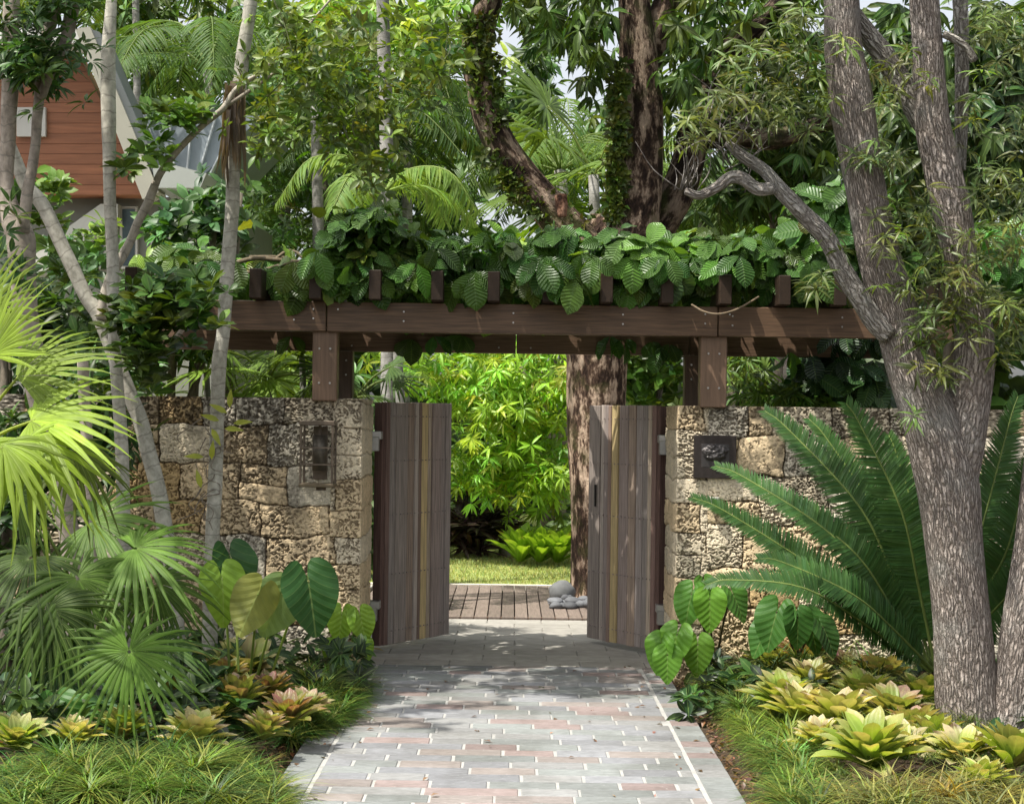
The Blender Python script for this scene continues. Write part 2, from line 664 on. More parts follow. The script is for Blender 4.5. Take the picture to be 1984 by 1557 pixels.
M['brick'] = brick_mat()
M['stone'] = coat_mat('stone', .75, .3, 12, .75, 1.2, .2)
M['gate_wood'] = coat_mat('weathered_wood', .75, .2, 9, .55, 1.4, .3, stretch=(16, 16, .4))
M['beam_wood'] = coat_mat('hardwood', .5, .4, 7, .6, 1.4, .12, stretch=(.6, 9, 12))
M['raft_wood'] = coat_mat('hardwood_dark', .6, .3, 7, .72, 1.25, .12, stretch=(9, .6, 12))
M['post_wood'] = coat_mat('hardwood_upright', .5, .4, 7, .72, 1.25, .12, stretch=(10, 9, .6))
M['steel'] = coat_mat('steel', .35, .5, 30, .9, 1.1, .05, .85)
M['bronze'] = coat_mat('bronze', .42, .5, 40, .8, 1.2, .15, .55)
M['paint'] = coat_mat('paint', .5, .4, 5, .94, 1.05, .03)
M['cedar'] = coat_mat('cedar', .5, .35, 5, .75, 1.25, .1, stretch=(.5, 1, 8))
M['soil'] = coat_mat('soil', .95, .1, 12, .6, 1.4, .6, bd=.02)
M['concrete'] = coat_mat('paver', .85, .2, 9, .82, 1.13, .15)

# ------------------------------------------------------------------ the setting
SUNH = 0
g = MB()
n = 60
gx, gy = np.meshgrid(np.linspace(-40, 40, n), np.linspace(-6, 70, n))
gz = -0.03 + 0.0 * gx
i, j = np.meshgrid(np.arange(n - 1), np.arange(n - 1), indexing='ij')
a = i * n + j
g.add(np.stack([gx, gy, gz], -1).reshape(-1, 3), np.stack([a, a + 1, a + n + 1, a + n], -1).reshape(-1, 4), (.055, .04, .027))
tag(g.build('ground', M['soil']), 'dark brown garden soil under all the planting', 'ground', kind='structure')

# brick driveway -------------------------------------------------------------
GREY = np.array((.36, .37, .355))
drv = MB()


def brick_col():
    r = RNG.random()
    if r < .12:
        b = np.array((.275, .222, .21))
    elif r < .26:
        b = np.array((.275, .245, .228))
    elif r < .5:
        b = np.array((.25, .256, .268))
    elif r < .75:
        b = np.array((.235, .25, .243))
    else:
        b = np.array((.262, .264, .26))
    return b * .9 * RNG.uniform(.84, 1.13)


y = 3.2
row = 0
J = .008
while y < 11.34:
    h = .148
    x = -.875 - RNG.uniform(0, .2)
    while x < .875:
        w = RNG.choice([.22, .27, .3, .34, .42], p=[.15, .3, .25, .2, .1]) * RNG.uniform(.95, 1.05)
        x0, x1 = max(x, -.875), min(x + w, .875)
        if x1 - x0 > .03:
            drv.box(((x0 + x1) / 2, y + h / 2, -.02 + RNG.uniform(-.0015, .0015)), (x1 - x0 - RNG.uniform(.009, .017), h - J, .05), None, brick_col(), .004)
        x += w
    for s, xc in ((-1, -.962), (1, .964)):
        drv.box((xc, y + h / 2, -.02 + RNG.uniform(-.0012, .0012)), (.148, h - .004, .05), None, brick_col() * .97, .004)
    y += h
    row += 1
tag(drv.build('driveway', M['brick']), 'grey and pink brick driveway with pale mortar leading up to the gate', 'driveway', kind='structure')
mo = MB()
mo.box((0, 7.3, -.02), (2.07, 8.3, .041), None, (.36, .355, .335))
tag(mo.build('driveway_mortar', M['concrete']), 'pale mortar bed between the driveway bricks', 'driveway', kind='structure')

# stone courtyard beyond the gate
cy = MB()
yy = 11.42
r = 0
while yy < 14.05:
    h = (14.08 - 11.42) / 10
    x = -7 + (r % 2) * .22
    while x < 7:
        cy.box((x + .22, yy + h / 2, -.02), (.434, h - .006, .052), None, np.array((.33, .315, .28)) * RNG.uniform(.88, 1.1), .003)
        x += .44
    yy += h
    r += 1
cy.box((0, 12.74, -.028), (14, 2.6, .05), None, (.27, .255, .225))
cy.box((-5.1, 15.5, -.02), (7.5, 2.85, .05), None, (.5, .49, .46), .003)
tag(cy.build('courtyard_paving', M['concrete']), 'pale stone paving slabs behind the gate', 'paving', kind='structure')

# deck
dk = MB()
x = -1.3
while x < 3.2:
    dk.box((x + .055, 15.43, 0.0), (.103, 2.68, .05), None, np.array((.19, .15, .125)) * RNG.uniform(.8, 1.2), .003)
    x += .112
dk.box((.95, 14.13, -.004), (4.6, .05, .05), None, (.16, .1, .07))
dkj = MB()
dkj.box((.95, 15.43, -.045), (4.5, 2.66, .03), None, (.03, .022, .018))
o = dk.build('deck', M['raft_wood'])
tag(o, 'brown timber deck boards running away from the gate', 'deck', kind='structure')
tag(dkj.build('deck_underlay', M['soil']), 'dark gaps under the timber deck boards', 'deck', kind='structure')
kb = MB()
kb.box((0, 16.84, -.005), (14, .07, .07), None, (.62, .58, .48), .004)
tag(kb.build('lawn_kerb', M['concrete']), 'thin pale kerb between deck and lawn', 'kerb', kind='structure')
lw = MB()
n = 40
gx, gy = np.meshgrid(np.linspace(-8, 8, n), np.linspace(16.88, 27, n))
gz = .012 + .02 * vnoise(gx * .8, gy * .8) + np.clip(gy - 20, 0, 9) * .02
a = (np.arange(n - 1)[:, None] * n + np.arange(n - 1)[None])
lw.add(np.stack([gx, gy, gz], -1).reshape(-1, 3), np.stack([a, a + 1, a + n + 1, a + n], -1).reshape(-1, 4), (.26, .3, .09))
tag(lw.build('lawn', M['soil']), 'sunlit mown green lawn seen through the open gate', 'lawn', kind='structure')
bl = MB()
k = 26000
bx = RNG.uniform(-2.2, 2.6, k)
by = 16.9 + 4.5 * RNG.random(k) ** 1.3
T_BLADE = leaf_t(lambda t: 1 - t, .09, 1, .2, .2)
inst(bl, T_BLADE, np.stack([bx, by, np.full(k, .02)], 1), RNG.normal(0, .45, (k, 3)) + (0, 0, 1.0), (0, -1, .3), RNG.uniform(.025, .055, k), tint((.32, .37, .11), k, .2, .1), 1.3)
tag(bl.build('lawn_grass', M['grass']), 'short bright grass blades of the lawn beyond the deck', 'grass', kind='stuff')

# ------------------------------------------------------------------ coral stone walls
WALL_Y, WALL_T, WALL_H = 11.0, .85, 1.765


def coral_wall(name, label, x_open, x_far, seed, H):
    """wrapped grid: front face from far end to the opening, round the corner, along the opening's side"""
    rng = np.random.default_rng(seed)
    sgn = 1 if x_open > x_far else -1
    Lf = abs(x_open - x_far)
    fine = 1.75
    u1 = np.concatenate([np.arange(0, Lf - fine, .02), np.arange(Lf - fine, Lf + .2, .0042), np.arange(Lf + .2, Lf + WALL_T, .02)])
    vz = np.arange(-.05, H + .001, .0042)
    U, Z = np.meshgrid(u1, vz, indexing='ij')
    D = Lf - U           # distance from the corner: >0 front, <0 side
    # warp
    wx = .05 * (vnoise(D * 4, Z * 4, seed) - .5) + .02 * (vnoise(D * 14, Z * 14, seed + 1) - .5)
    wz = .055 * (vnoise(D * 3.2, Z * 3.2, seed + 2) - .5) + .022 * (vnoise(D * 15, Z * 15, seed + 3) - .5)
    quoin = D < .2
    wamt = np.where(D < .25, np.clip((np.abs(D) / .25), .12, 1), 1)
    X, Y = D + wx * wamt, Z + wz * wamt
    # courses
    rows = [-.1]
    while rows[-1] < H:
        rows.append(rows[-1] + rng.uniform(.18, .34))
    rows = np.array(rows)
    ri = np.clip(np.searchsorted(rows, Y) - 1, 0, len(rows) - 2)
    qrows = [-.1]
    while qrows[-1] < H + .1:
        qrows.append(qrows[-1] + rng.uniform(.13, .2))
    qrows = np.array(qrows)
    stid = np.zeros_like(X)
    jd = np.full_like(X, 1.0)
    sx0 = []
    for k in range(len(rows) - 1):
        e = [.15 + rng.uniform(0, .05)]
        while e[-1] < Lf + .5:
            e.append(e[-1] + rng.uniform(.16, .46))
        e = np.array(e)
        m = (ri == k) & ~quoin
        ci = np.clip(np.searchsorted(e, X[m]) - 1, 0, len(e) - 2)
        d = np.minimum(np.abs(X[m] - e[ci]), np.abs(e[ci + 1] - X[m]))
        d2 = np.minimum(Y[m] - rows[k], rows[k + 1] - Y[m])
        # a few stones are split in two
        idv = k * 50 + ci
        split = (_tab[(idv * 7) & 255, (seed * 5) & 255] > .72) & (rows[k + 1] - rows[k] > .22)
        mid = rows[k] + (rows[k + 1] - rows[k]) * .5
        d2 = np.where(split, np.minimum(d2, np.abs(Y[m] - mid)), d2)
        idv = idv * 2 + np.where(split & (Y[m] > mid), 1, 0)
        # rounded corners
        dd = np.minimum(d, d2) - .35 * np.maximum(0, .05 - np.maximum(d, d2)) * 0
        dd = np.where((d < .022) & (d2 < .022), .022 - np.hypot(.022 - d, .022 - d2), dd)
        stid[m] = idv
        jd[m] = dd
    m = quoin
    qi = np.clip(np.searchsorted(qrows, Y[m]) - 1, 0, len(qrows) - 2)
    d2 = np.minimum(Y[m] - qrows[qi], qrows[qi + 1] - Y[m])
    wq = np.where(qi % 2 == 0, .2, .165)
    dq = np.abs(X[m] - wq)
    stid[m] = 5000 + qi * 2 + (X[m] > wq)
    jd[m] = np.minimum(d2, np.where(D[m] > 0, dq, 1))
    sid = stid.astype(int)
    rA = _tab[(sid * 13) & 255, (sid // 3 + seed * 11) & 255]
    rB = _tab[(sid * 29 + 5) & 255, (sid // 5 + seed * 3) & 255]
    rC = _tab[(sid * 3 + 77) & 255, (sid + seed * 7) & 255]
    jd = jd + .006 * (vnoise(D * 60, Z * 60, seed + 40) - .5)
    groove = 1 - smooth01(jd, .001, .0065)
    pilow = smooth01(jd, .0, .03)
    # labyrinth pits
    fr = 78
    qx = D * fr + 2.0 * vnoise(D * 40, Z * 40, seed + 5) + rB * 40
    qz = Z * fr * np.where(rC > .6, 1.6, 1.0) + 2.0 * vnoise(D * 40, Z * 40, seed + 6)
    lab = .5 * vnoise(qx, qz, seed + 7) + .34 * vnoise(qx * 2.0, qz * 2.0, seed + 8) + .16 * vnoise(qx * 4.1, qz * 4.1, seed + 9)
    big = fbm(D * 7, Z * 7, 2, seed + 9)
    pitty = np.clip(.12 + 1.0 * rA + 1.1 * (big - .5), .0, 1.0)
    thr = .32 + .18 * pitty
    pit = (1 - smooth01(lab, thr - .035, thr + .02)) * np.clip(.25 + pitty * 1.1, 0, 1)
    lump = fbm(D * 7, Z * 7, 4, seed + 12) - .5
    sidef = np.where(D < 0, .35, 1.0)
    qf = np.where(quoin, .45, 1.0)
    h = (-.016 * groove + .005 * pilow * qf + (rB - .5) * .012 * qf + lump * .026 * qf - .014 * pit * sidef)
    # colours
    cream, ochre, grey, warm = map(np.array, ((.78, .67, .49), (.64, .46, .24), (.70, .63, .50), (.74, .58, .37)))
    c = np.where((rC < .1)[..., None], ochre, np.where((rC < .42)[..., None], warm, np.where((rC < .7)[..., None], grey, cream)))
    c = np.where(quoin[..., None], np.where((rC < .3)[..., None], warm * .95, cream * .92), c)
    c = c * (.8 + .4 * fbm(D * 11, Z * 11, 3, seed + 20))[..., None]
    # old black growth: along the top, in streaks; pits and joints are coloured darker
    top = smooth01(Z + .22 * (fbm(D * 5, Z * 5, 3, seed + 30) - .5), H - .26, H - .03)
    grime = np.clip(.7 * top + .6 * smooth01(fbm(D * 2.3, Z * 1.6, 4, seed + 31), .56, .72), 0, .8)
    speck = smooth01(vnoise(D * 55, Z * 55, seed + 33), .35, .65)
    grime = grime * (.35 + .65 * (1 - speck)) * np.where(quoin, .55, 1)
    dark = np.array((.05, .043, .033))
    c = c * (1 - grime[..., None]) + dark * grime[..., None]
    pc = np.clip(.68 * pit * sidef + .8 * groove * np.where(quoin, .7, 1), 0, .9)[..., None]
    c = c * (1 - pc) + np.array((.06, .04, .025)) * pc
    # place
    rc = .018
    Xw = np.where(D > 0, x_open - sgn * D, x_open)
    Yw = np.where(D > 0, WALL_Y, WALL_Y - D)
    a = np.clip((D + .02) / .04, 0, 1)      # 1 front .. 0 side
    nx, ny = sgn * np.cos(a * np.pi / 2), -np.sin(a * np.pi / 2)
    Zs = Z
    V = np.stack([Xw + nx * h, Yw + ny * h, Zs], -1)
    # round the top edge in
    nu, nv = V.shape[:2]
    ii, jj = np.meshgrid(np.arange(nu - 1), np.arange(nv - 1), indexing='ij')
    q = ii * nv + jj
    f = np.stack([q, q + nv, q + nv + 1, q + 1], -1).reshape(-1, 4)
    w = MB()
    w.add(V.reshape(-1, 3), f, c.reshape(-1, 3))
    # core with top and back
    xa, xb = sorted((x_open - sgn * .03, x_far))
    w.box(((xa + xb) / 2, WALL_Y + .03 + (WALL_T - .03) / 2, H / 2 - .03), (xb - xa, WALL_T - .03, H + .05), None, (.2, .17, .12))
    o = w.build(name, M['coral'], None, True)
    return tag(o, label, 'wall')


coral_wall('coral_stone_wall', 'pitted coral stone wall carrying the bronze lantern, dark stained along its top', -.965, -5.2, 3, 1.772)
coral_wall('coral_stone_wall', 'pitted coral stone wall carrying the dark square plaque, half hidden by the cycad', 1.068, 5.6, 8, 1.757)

# ------------------------------------------------------------------ pergola
BROWN = np.array((.122, .072, .041))
BROWN2 = np.array((.16, .1, .064))
pg = thing('pergola', 'dark brown timber pergola standing on the two stone walls over the gate', 'pergola', (0.05, 11.1, 1.77))
BF_Y, BR_Y = 10.95, 12.15


def bolts(parent, pts, r=.008):
    for p in pts:
        b = MB()
        b.cyl((p[0], p[1] + .004, p[2]), (p[0], p[1] - .006, p[2]), r, r * .7, 10, (.6, .58, .55))
        b.build('bolt', M['steel'], parent)


for (xa, xb, dz) in ((-2.6, -1.197, 0), (-1.19, 1.305, -.002), (1.312, 3.0, -.001)):
    w = MB()
    w.box(((xa + xb) / 2, BF_Y, 2.295 + dz), (xb - xa, .075, .19), None, BROWN * RNG.uniform(.9, 1.1), .004)
    b = w.build('beam', M['beam_wood'], pg)
    pts = []
    for xx in np.arange(math.ceil(xa / .7) * .7, xb, .7):
        if xb - xx > .08 and xx - xa > .08:
            pts += [(xx, BF_Y - .0385, 2.33), (xx, BF_Y - .0385, 2.27)]
    pts += [(xb - .08, BF_Y - .0385, 2.34), (xb - .08, BF_Y - .0385, 2.28), (xa + .07, BF_Y - .0385, 2.34)]
    bolts(b, pts, .007)
for (xa, xb) in ((-2.6, -1.25), (-1.243, .02), (.026, 1.25), (1.256, 3.0)):
    w = MB()
    w.box(((xa + xb) / 2, BR_Y, 2.215), (xb - xa, .075, .19), None, BROWN2 * RNG.uniform(.92, 1.1), .004)
    b = w.build('beam', M['beam_wood'], pg)
    bolts(b, [(xa + .1, BR_Y - .0385, 2.16), (xb - .12, BR_Y - .0385, 2.16)], .007)
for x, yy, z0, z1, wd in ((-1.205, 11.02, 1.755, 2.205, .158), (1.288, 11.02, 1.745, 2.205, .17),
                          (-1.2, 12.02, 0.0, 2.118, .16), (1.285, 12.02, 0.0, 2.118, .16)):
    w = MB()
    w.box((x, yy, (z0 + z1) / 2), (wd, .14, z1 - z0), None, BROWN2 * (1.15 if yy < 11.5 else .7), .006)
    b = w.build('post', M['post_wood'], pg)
    zz = (1.87, 2.09) if yy < 11.5 else (1.95, 2.05)
    bolts(b, [(x + s * .035, yy - .071, z) for z in zz for s in (-1, 1)], .008)
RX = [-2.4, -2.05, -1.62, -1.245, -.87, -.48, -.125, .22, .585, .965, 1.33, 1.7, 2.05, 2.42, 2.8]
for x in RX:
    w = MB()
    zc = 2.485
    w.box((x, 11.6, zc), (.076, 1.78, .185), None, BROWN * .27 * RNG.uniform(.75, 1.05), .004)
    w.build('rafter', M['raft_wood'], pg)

# ------------------------------------------------------------------ gate leaves
PLANKS = [(.055, (.135, .085, .07)), (.075, (.21, .18, .16)), (.15, (.185, .155, .135)), (.09, (.2, .15, .115)), (.05, (.26, .22, .19)), (.045, (.16, .11, .085)),
          (.085, (.29, .22, .105)), (.05, (.25, .2, .15)), (.12, (.165, .13, .115)), (.06, (.2, .165, .15)), (.08, (.19, .16, .145))]


def gate_leaf(label, hinge, free, z0, z1, seed, order):
    hinge, free = np.array(hinge), np.array(free)
    W = np.linalg.norm(free - hinge)
    ax = (free - hinge) / W
    nrmv = np.array((ax[1], -ax[0])) if True else None
    if nrmv[1] > 0: nrmv = -nrmv
    t = thing('gate_leaf', label, 'gate', (hinge[0], hinge[1], 0))
    rot = np.array(((ax[0], -nrmv[0], 0), (ax[1], -nrmv[1], 0), (0, 0, 1.)))
    rng = np.random.default_rng(seed)
    tot = sum(p[0] for p in PLANKS)
    s = 0
    w = MB()
    for k in order:
        pw, c = PLANKS[k]
        pw = pw * W / tot
        off = rng.uniform(0, .015)
        cc = s + pw / 2
        ctr = hinge + ax * cc - nrmv * 0 + nrmv * off
        w.box((ctr[0], ctr[1], (z0 + z1) / 2 + rng.uniform(-.002, .002)), (pw - .006, .05, z1 - z0 - rng.uniform(0, .006)), rot, (np.array(c) * .92 + np.mean(c) * .08) * 1.75 * rng.uniform(.8, 1.2), .003)
        s += pw
    # edge stile at the hinge
    st = MB()
    c = hinge - ax * .022
    st.box((c[0], c[1], (z0 + z1) / 2), (.04, .066, z1 - z0 - .01), rot, (.14, .085, .07), .003)
    st.build('stile', M['gate_wood'], t)
    for z in (z0 + .1, z0 + .5, z0 + .92, z0 + 1.3, z1 - .1):
        for q in np.arange(.05, W - .03, .045):
            p = hinge + ax * q + nrmv * .04
            w.box((p[0], p[1], z), (.008, .008, .008), rot, (.3, .26, .24))
    w.build('board_panel', M['gate_wood'], t)
    return t, ax, nrmv


LH, LF = (-.915, 12.02), (-.477, 12.74)
RH, RF = (1.045, 12.0), (.60, 12.72)
tl, axl, nl_ = gate_leaf('open weathered plank gate leaf hung from the wall with the lantern', LH, LF, .05, 1.765, 4, range(len(PLANKS)))
tr_, axr, nr_ = gate_leaf('open weathered plank gate leaf with a dark slot, hung from the wall with the plaque', RH, RF, .04, 1.765, 9, [0, 7, 1, 10, 3, 8, 6, 5, 9, 4, 2])
for t, Hh, xw in ((tl, LH, -.955), (tr_, RH, 1.06)):
    for z in (1.53, .35):
        h = MB()
        sx = 1 if xw > 0 else -1
        h.box(((Hh[0] + xw) / 2 + sx * .01, 11.915, z), (.085, .12, .055), None, (.5, .5, .49), .004)
        h.box((xw - sx * .01, 11.88, z - .06), (.05, .06, .1), None, (.42, .42, .41), .004)
        h.build('hinge', M['steel'], t)
sl = MB()
p = np.array(RF) - axr * .1 + nr_ * .037
rot = np.array(((axr[0], -nr_[0], 0), (axr[1], -nr_[1], 0), (0, 0, 1.)))
sl.box((p[0], p[1], 1.1), (.018, .012, .16), rot, (.02, .018, .016), .002)
sl.build('handle_slot', M['bronze'], tr_)

# ------------------------------------------------------------------ lantern, plaque, switch
LX, LZ = P(620, 880, 10.93)[0], P(620, 880, 10.93)[2]
ln = thing('wall_lantern', 'open bronze wall lantern with a smoked glass cylinder on the stone wall', 'lantern', (LX, 10.93, LZ))
BZ = (.13, .1, .075)
w = MB()
w.box((LX, 10.955, LZ + .01), (.09, .03, .34), None, BZ, .003)
w.build('back_plate', M['bronze'], ln)
w = MB()
for sx in (-1, 1):
    for yy in (10.74, 10.92):
        w.box((LX + sx * .1, yy, LZ), (.014, .014, .37), None, BZ, .002)
for z in (-.06, .045):
    for yy in (10.74, 10.92):
        w.box((LX, yy - .001, LZ + z), (.188, .009, .009), None, BZ)
    for sx in (-1, 1):
        w.box((LX + sx * .099, 10.83, LZ + z), (.009, .168, .009), None, BZ)
w.build('cage', M['bronze'], ln)
w = MB()
w.box((LX, 10.83, LZ + .2), (.222, .2, .03), None, BZ, .004)
w.build('cap', M['bronze'], ln)
w = MB()
w.box((LX, 10.83, LZ - .192), (.222, .2, .022), None, (.16, .125, .08), .004)
w.cyl((LX + .02, 10.83, LZ - .225), (LX + .02, 10.83, LZ - .2), .032, .032, 16, BZ)
w.build('base_tray', M['bronze'], ln)
w = MB()
w.cyl((LX + .01, 10.83, LZ - .1), (LX + .01, 10.83, LZ + .125), .047, .047, 24, (.1, .085, .065))
w.build('glass_cylinder', M['bronze'], ln, True)
w = MB()
w.cyl((LX + .01, 10.83, LZ + .12), (LX + .01, 10.83, LZ + .19), .008, .008, 8, BZ)
w.build('stem', M['bronze'], ln)

pc = P(1386, 885, 10.95)
pq = thing('plaque', 'dark bronze square plaque with a raised tree relief on the stone wall', 'plaque', (pc[0], 10.95, pc[2]))
w = MB()
w.box((pc[0], 10.975, pc[2]), (.272, .04, .276), None, (.05, .04, .036), .004)
w.build('plate', M['bronze'], pq)
w = MB()
n = 46
gx, gz = np.meshgrid(np.linspace(-.092, .092, n), np.linspace(-.07, .085, n), indexing='ij')
rr = np.hypot(gx / .085, (gz - .025) / .055)
crown_ = smooth01(1 - rr + .5 * (fbm(gx * 40, gz * 40, 3, 2) - .5), 0, .35) * (.45 + .9 * fbm(gx * 55, gz * 80, 3, 4))
stemm = smooth01(.012 - np.abs(gx + .12 * (gz + .03) * np.sign(gx)), 0, .008) * (gz < .0)
hh = np.maximum(crown_, stemm * .5) * .022
edge = (np.abs(gx) > .0915) | (gz < -.0695) | (gz > .0845)
hh = np.where(edge, -.003, hh)
a = (np.arange(n - 1)[:, None] * n + np.arange(n - 1)[None])
w.add(np.stack([pc[0] + gx, 10.9545 - hh, pc[2] + gz], -1).reshape(-1, 3), np.stack([a, a + n, a + n + 1, a + 1], -1).reshape(-1, 4), (.075, .068, .066))
w.build('relief', M['bronze'], pq, True)
pc = P(1384, 970, 10.96)
w = MB()
w.box((pc[0], 10.965, pc[2]), (.062, .05, .05), None, (.4, .38, .34), .004)
w.box((pc[0], 10.938, pc[2] + .002), (.035, .01, .03), None, (.3, .29, .27), .002)
tag(w.build('intercom_box', M['paint']), 'small grey call box under the dark plaque', 'intercom')

# ------------------------------------------------------------------ stones under the big tree
T_STONE = None


def pebble(c, r, flat, colr, name, label, cat, group=None):
    n1, n2 = 14, 9
    th = np.linspace(0, 2 * np.pi, n1, endpoint=False)
    ph = np.linspace(0.05, np.pi - .05, n2)
    A, B = np.meshgrid(th, ph, indexing='ij')
    d = np.stack([np.cos(A) * np.sin(B), np.sin(A) * np.sin(B), np.cos(B)], -1)
    q = RNG.normal(size=3)
    rad = 1 + .12 * np.sin(d @ q * 2 + 1) + .06 * np.sin(d @ RNG.normal(size=3) * 4)
    e = np.array((1, RNG.uniform(.65, 1), flat)) * r
    v = d * rad[..., None] * e
    an = RNG.uniform(0, 6.28)
    ca, sa = math.cos(an), math.sin(an)
    v = v @ np.array(((ca, sa, 0), (-sa, ca, 0), (0, 0, 1)))
    w = MB()
    i, j = np.meshgrid(np.arange(n1), np.arange(n2 - 1), indexing='ij')
    k = (i + 1) % n1
    f = np.stack([i * n2 + j, i * n2 + j + 1, k * n2 + j + 1, k * n2 + j], -1).reshape(-1, 4)
    V = np.vstack([v.reshape(-1, 3), [v[:, 0].mean(0)], [v[:, -1].mean(0)]])
    ii = np.arange(n1)
    kk = (ii + 1) % n1
    t3 = np.vstack([np.stack([ii * n2, kk * n2, np.full(n1, n1 * n2)], 1), np.stack([kk * n2 + n2 - 1, ii * n2 + n2 - 1, np.full(n1, n1 * n2 + 1)], 1)])
    w.add(V + np.asarray(c), {4: f, 3: t3}, colr)
    return tag(w.build(name, M['stone'], None, True), label, cat, group)


cb = P(1090, 1162, 15.25)
pebble((cb[0], 15.25, .12), .115, .85, (.15, .155, .155), 'boulder', 'large round grey boulder at the foot of the mango tree', 'boulder')
for k in range(26):
    xx = 1075 + 80 * RNG.random()
    q = P(xx, 1185, 14.75 + .5 * RNG.random())
    pebble((q[0], q[1], .045 + .03 * (RNG.random() < .4)), RNG.uniform(.045, .08), RNG.uniform(.4, .65), np.array((.14, .145, .155)) * RNG.uniform(.6, 1.4), 'river_stone',
           'smooth grey river stone in the pile at the foot of the mango tree', 'stone', 'river stones at the foot of the mango tree')
for k in range(16):
    q = P(1300 + RNG.uniform(-10, 16), 1080 + 10.5 * k, 14.0)
    pebble((q[0] + .12 * RNG.normal(), 14.1 + .15 * RNG.normal(), max(.05, .85 - .052 * k)), RNG.uniform(.07, .1), RNG.uniform(.5, .7), np.array((.15, .15, .16)) * RNG.uniform(.6, 1.4), 'river_stone',
           'dark grey river stone stacked behind the gate leaf with the slot', 'stone', 'stacked stones behind the gate')

# ------------------------------------------------------------------ house on the left
HD = 17.0
WHITE = (.62, .62, .58)
SAGE = (.2, .205, .165)


def prism(mb, pts, d0, d1, color):
    f = np.array([P(x, y, d0) for x, y in pts])
    b = f.copy()
    b[:, 1] = d1
    nn = len(pts)
    # cap by fan from the centroid
    V = np.vstack([f, b, [f.mean(0)], [b.mean(0)]])
    i = np.arange(nn)
    j = (i + 1) % nn
    q = np.stack([i, j, j + nn, i + nn], 1)
    t3 = np.vstack([np.stack([j, i, np.full(nn, 2 * nn)], 1), np.stack([i + nn, j + nn, np.full(nn, 2 * nn + 1)], 1)])
    mb.add(V, {4: q, 3: t3}, color)


hs = thing('house', 'house with a red cedar gable and pale roof edges behind the slender trunks', 'house', (P(150, 600, HD)[0], HD, 0))
w = MB()
ys = list(np.linspace(100, 378, 15))
for k in range(14):
    y0, y1 = ys[k], ys[k + 1] - .6
    xr = lambda yy: 150 + (yy - 100) * (282 - 150) / 278
    prism(w, [(-200, y0), (xr(y0), y0), (xr(y1), y1), (-200, y1)], HD + .02 * (k % 2) * .3, HD + .3, np.array((.27, .11, .052)) * RNG.uniform(.85, 1.15))
w.build('cedar_gable', M['cedar'], hs)
w = MB()
prism(w, [(146, 56), (174, 52), (308, 372), (276, 386)], HD - .45, HD - .1, (.36, .35, .28))
w.build('roof_edge_board', M['paint'], hs)
w = MB()
prism(w, [(-200, 46), (172, 56), (166, 84), (140, 84), (-200, 66)], HD - .42, HD + .05, WHITE)
w.build('fascia', M['paint'], hs)
w = MB()
prism(w, [(168, 54), (192, 62), (318, 352), (306, 356)], HD - .4, HD + .15, (.13, .145, .14))
w.build('roof', M['paint'], hs)
w = MB()
prism(w, [(236, 222), (505, 224), (470, 262), (390, 345), (300, 345)], HD + 1.2, HD + 3.5, (.27, .31, .34))
for k in range(5):
    prism(w, [(280 + 45 * k, 228), (283 + 45 * k, 228), (318 + 22 * k, 340), (315 + 22 * k, 340)], HD + 1.14, HD + 1.25, (.6, .64, .66))
w.build('roof', M['paint'], hs)
w = MB()
prism(w, [(296, 322), (330, 318), (400, 336), (388, 364), (300, 364)], HD - .5, HD + .8, (.36, .38, .34))
w.build('gutter', M['paint'], hs)
w = MB()
prism(w, [(-200, 382), (430, 382), (430, 900), (-200, 900)], HD + .35, HD + 4, SAGE)
w.build('wall', M['paint'], hs)
w = MB()
prism(w, [(40, 505), (195, 395), (228, 395), (228, 425), (60, 545), (40, 545)], HD + .1, HD + .3, (.46, .46, .4))
w.build('brace', M['paint'], hs)
for x0, x1, y0, y1 in ((150, 205, 430, 520), (232, 266, 400, 520), (292, 330, 420, 520)):
    w = MB()
    prism(w, [(x0, y0), (x1, y0), (x1, y1), (x0, y1)], HD + .28, HD + .36, (.5, .49, .43))
    wn_ = w.build('window', M['paint'], hs)
    w = MB()
    prism(w, [(x0 + 5, y0 + 5), (x1 - 5, y0 + 5), (x1 - 5, y1 - 5), (x0 + 5, y1 - 5)], HD + .27, HD + .3, (.07, .09, .09))
    w.build('pane', M['steel'], wn_)
w = MB()
prism(w, [(32, 208), (88, 208), (88, 264), (32, 264)], HD - .05, HD + .1, (.5, .49, .44))
w.build('vent_panel', M['paint'], hs)
w = MB()
prism(w, [(343, 366), (352, 366), (352, 470), (343, 470)], HD - .1, HD + .1, (.55, .55, .52))
w.build('post', M['paint'], hs)
w = MB()
a_, b_ = P(370, 392, HD - .2), P(368, 450, HD - .2)
w.cyl(P(371, 364, HD - .2), P(371, 394, HD - .2), px(9, HD), px(9, HD), 12, (.5, .52, .5))
w.cyl(b_, a_, px(7, HD), px(19, HD), 16, (.2, .2, .18))
w.build('rain_head', M['steel'], hs)

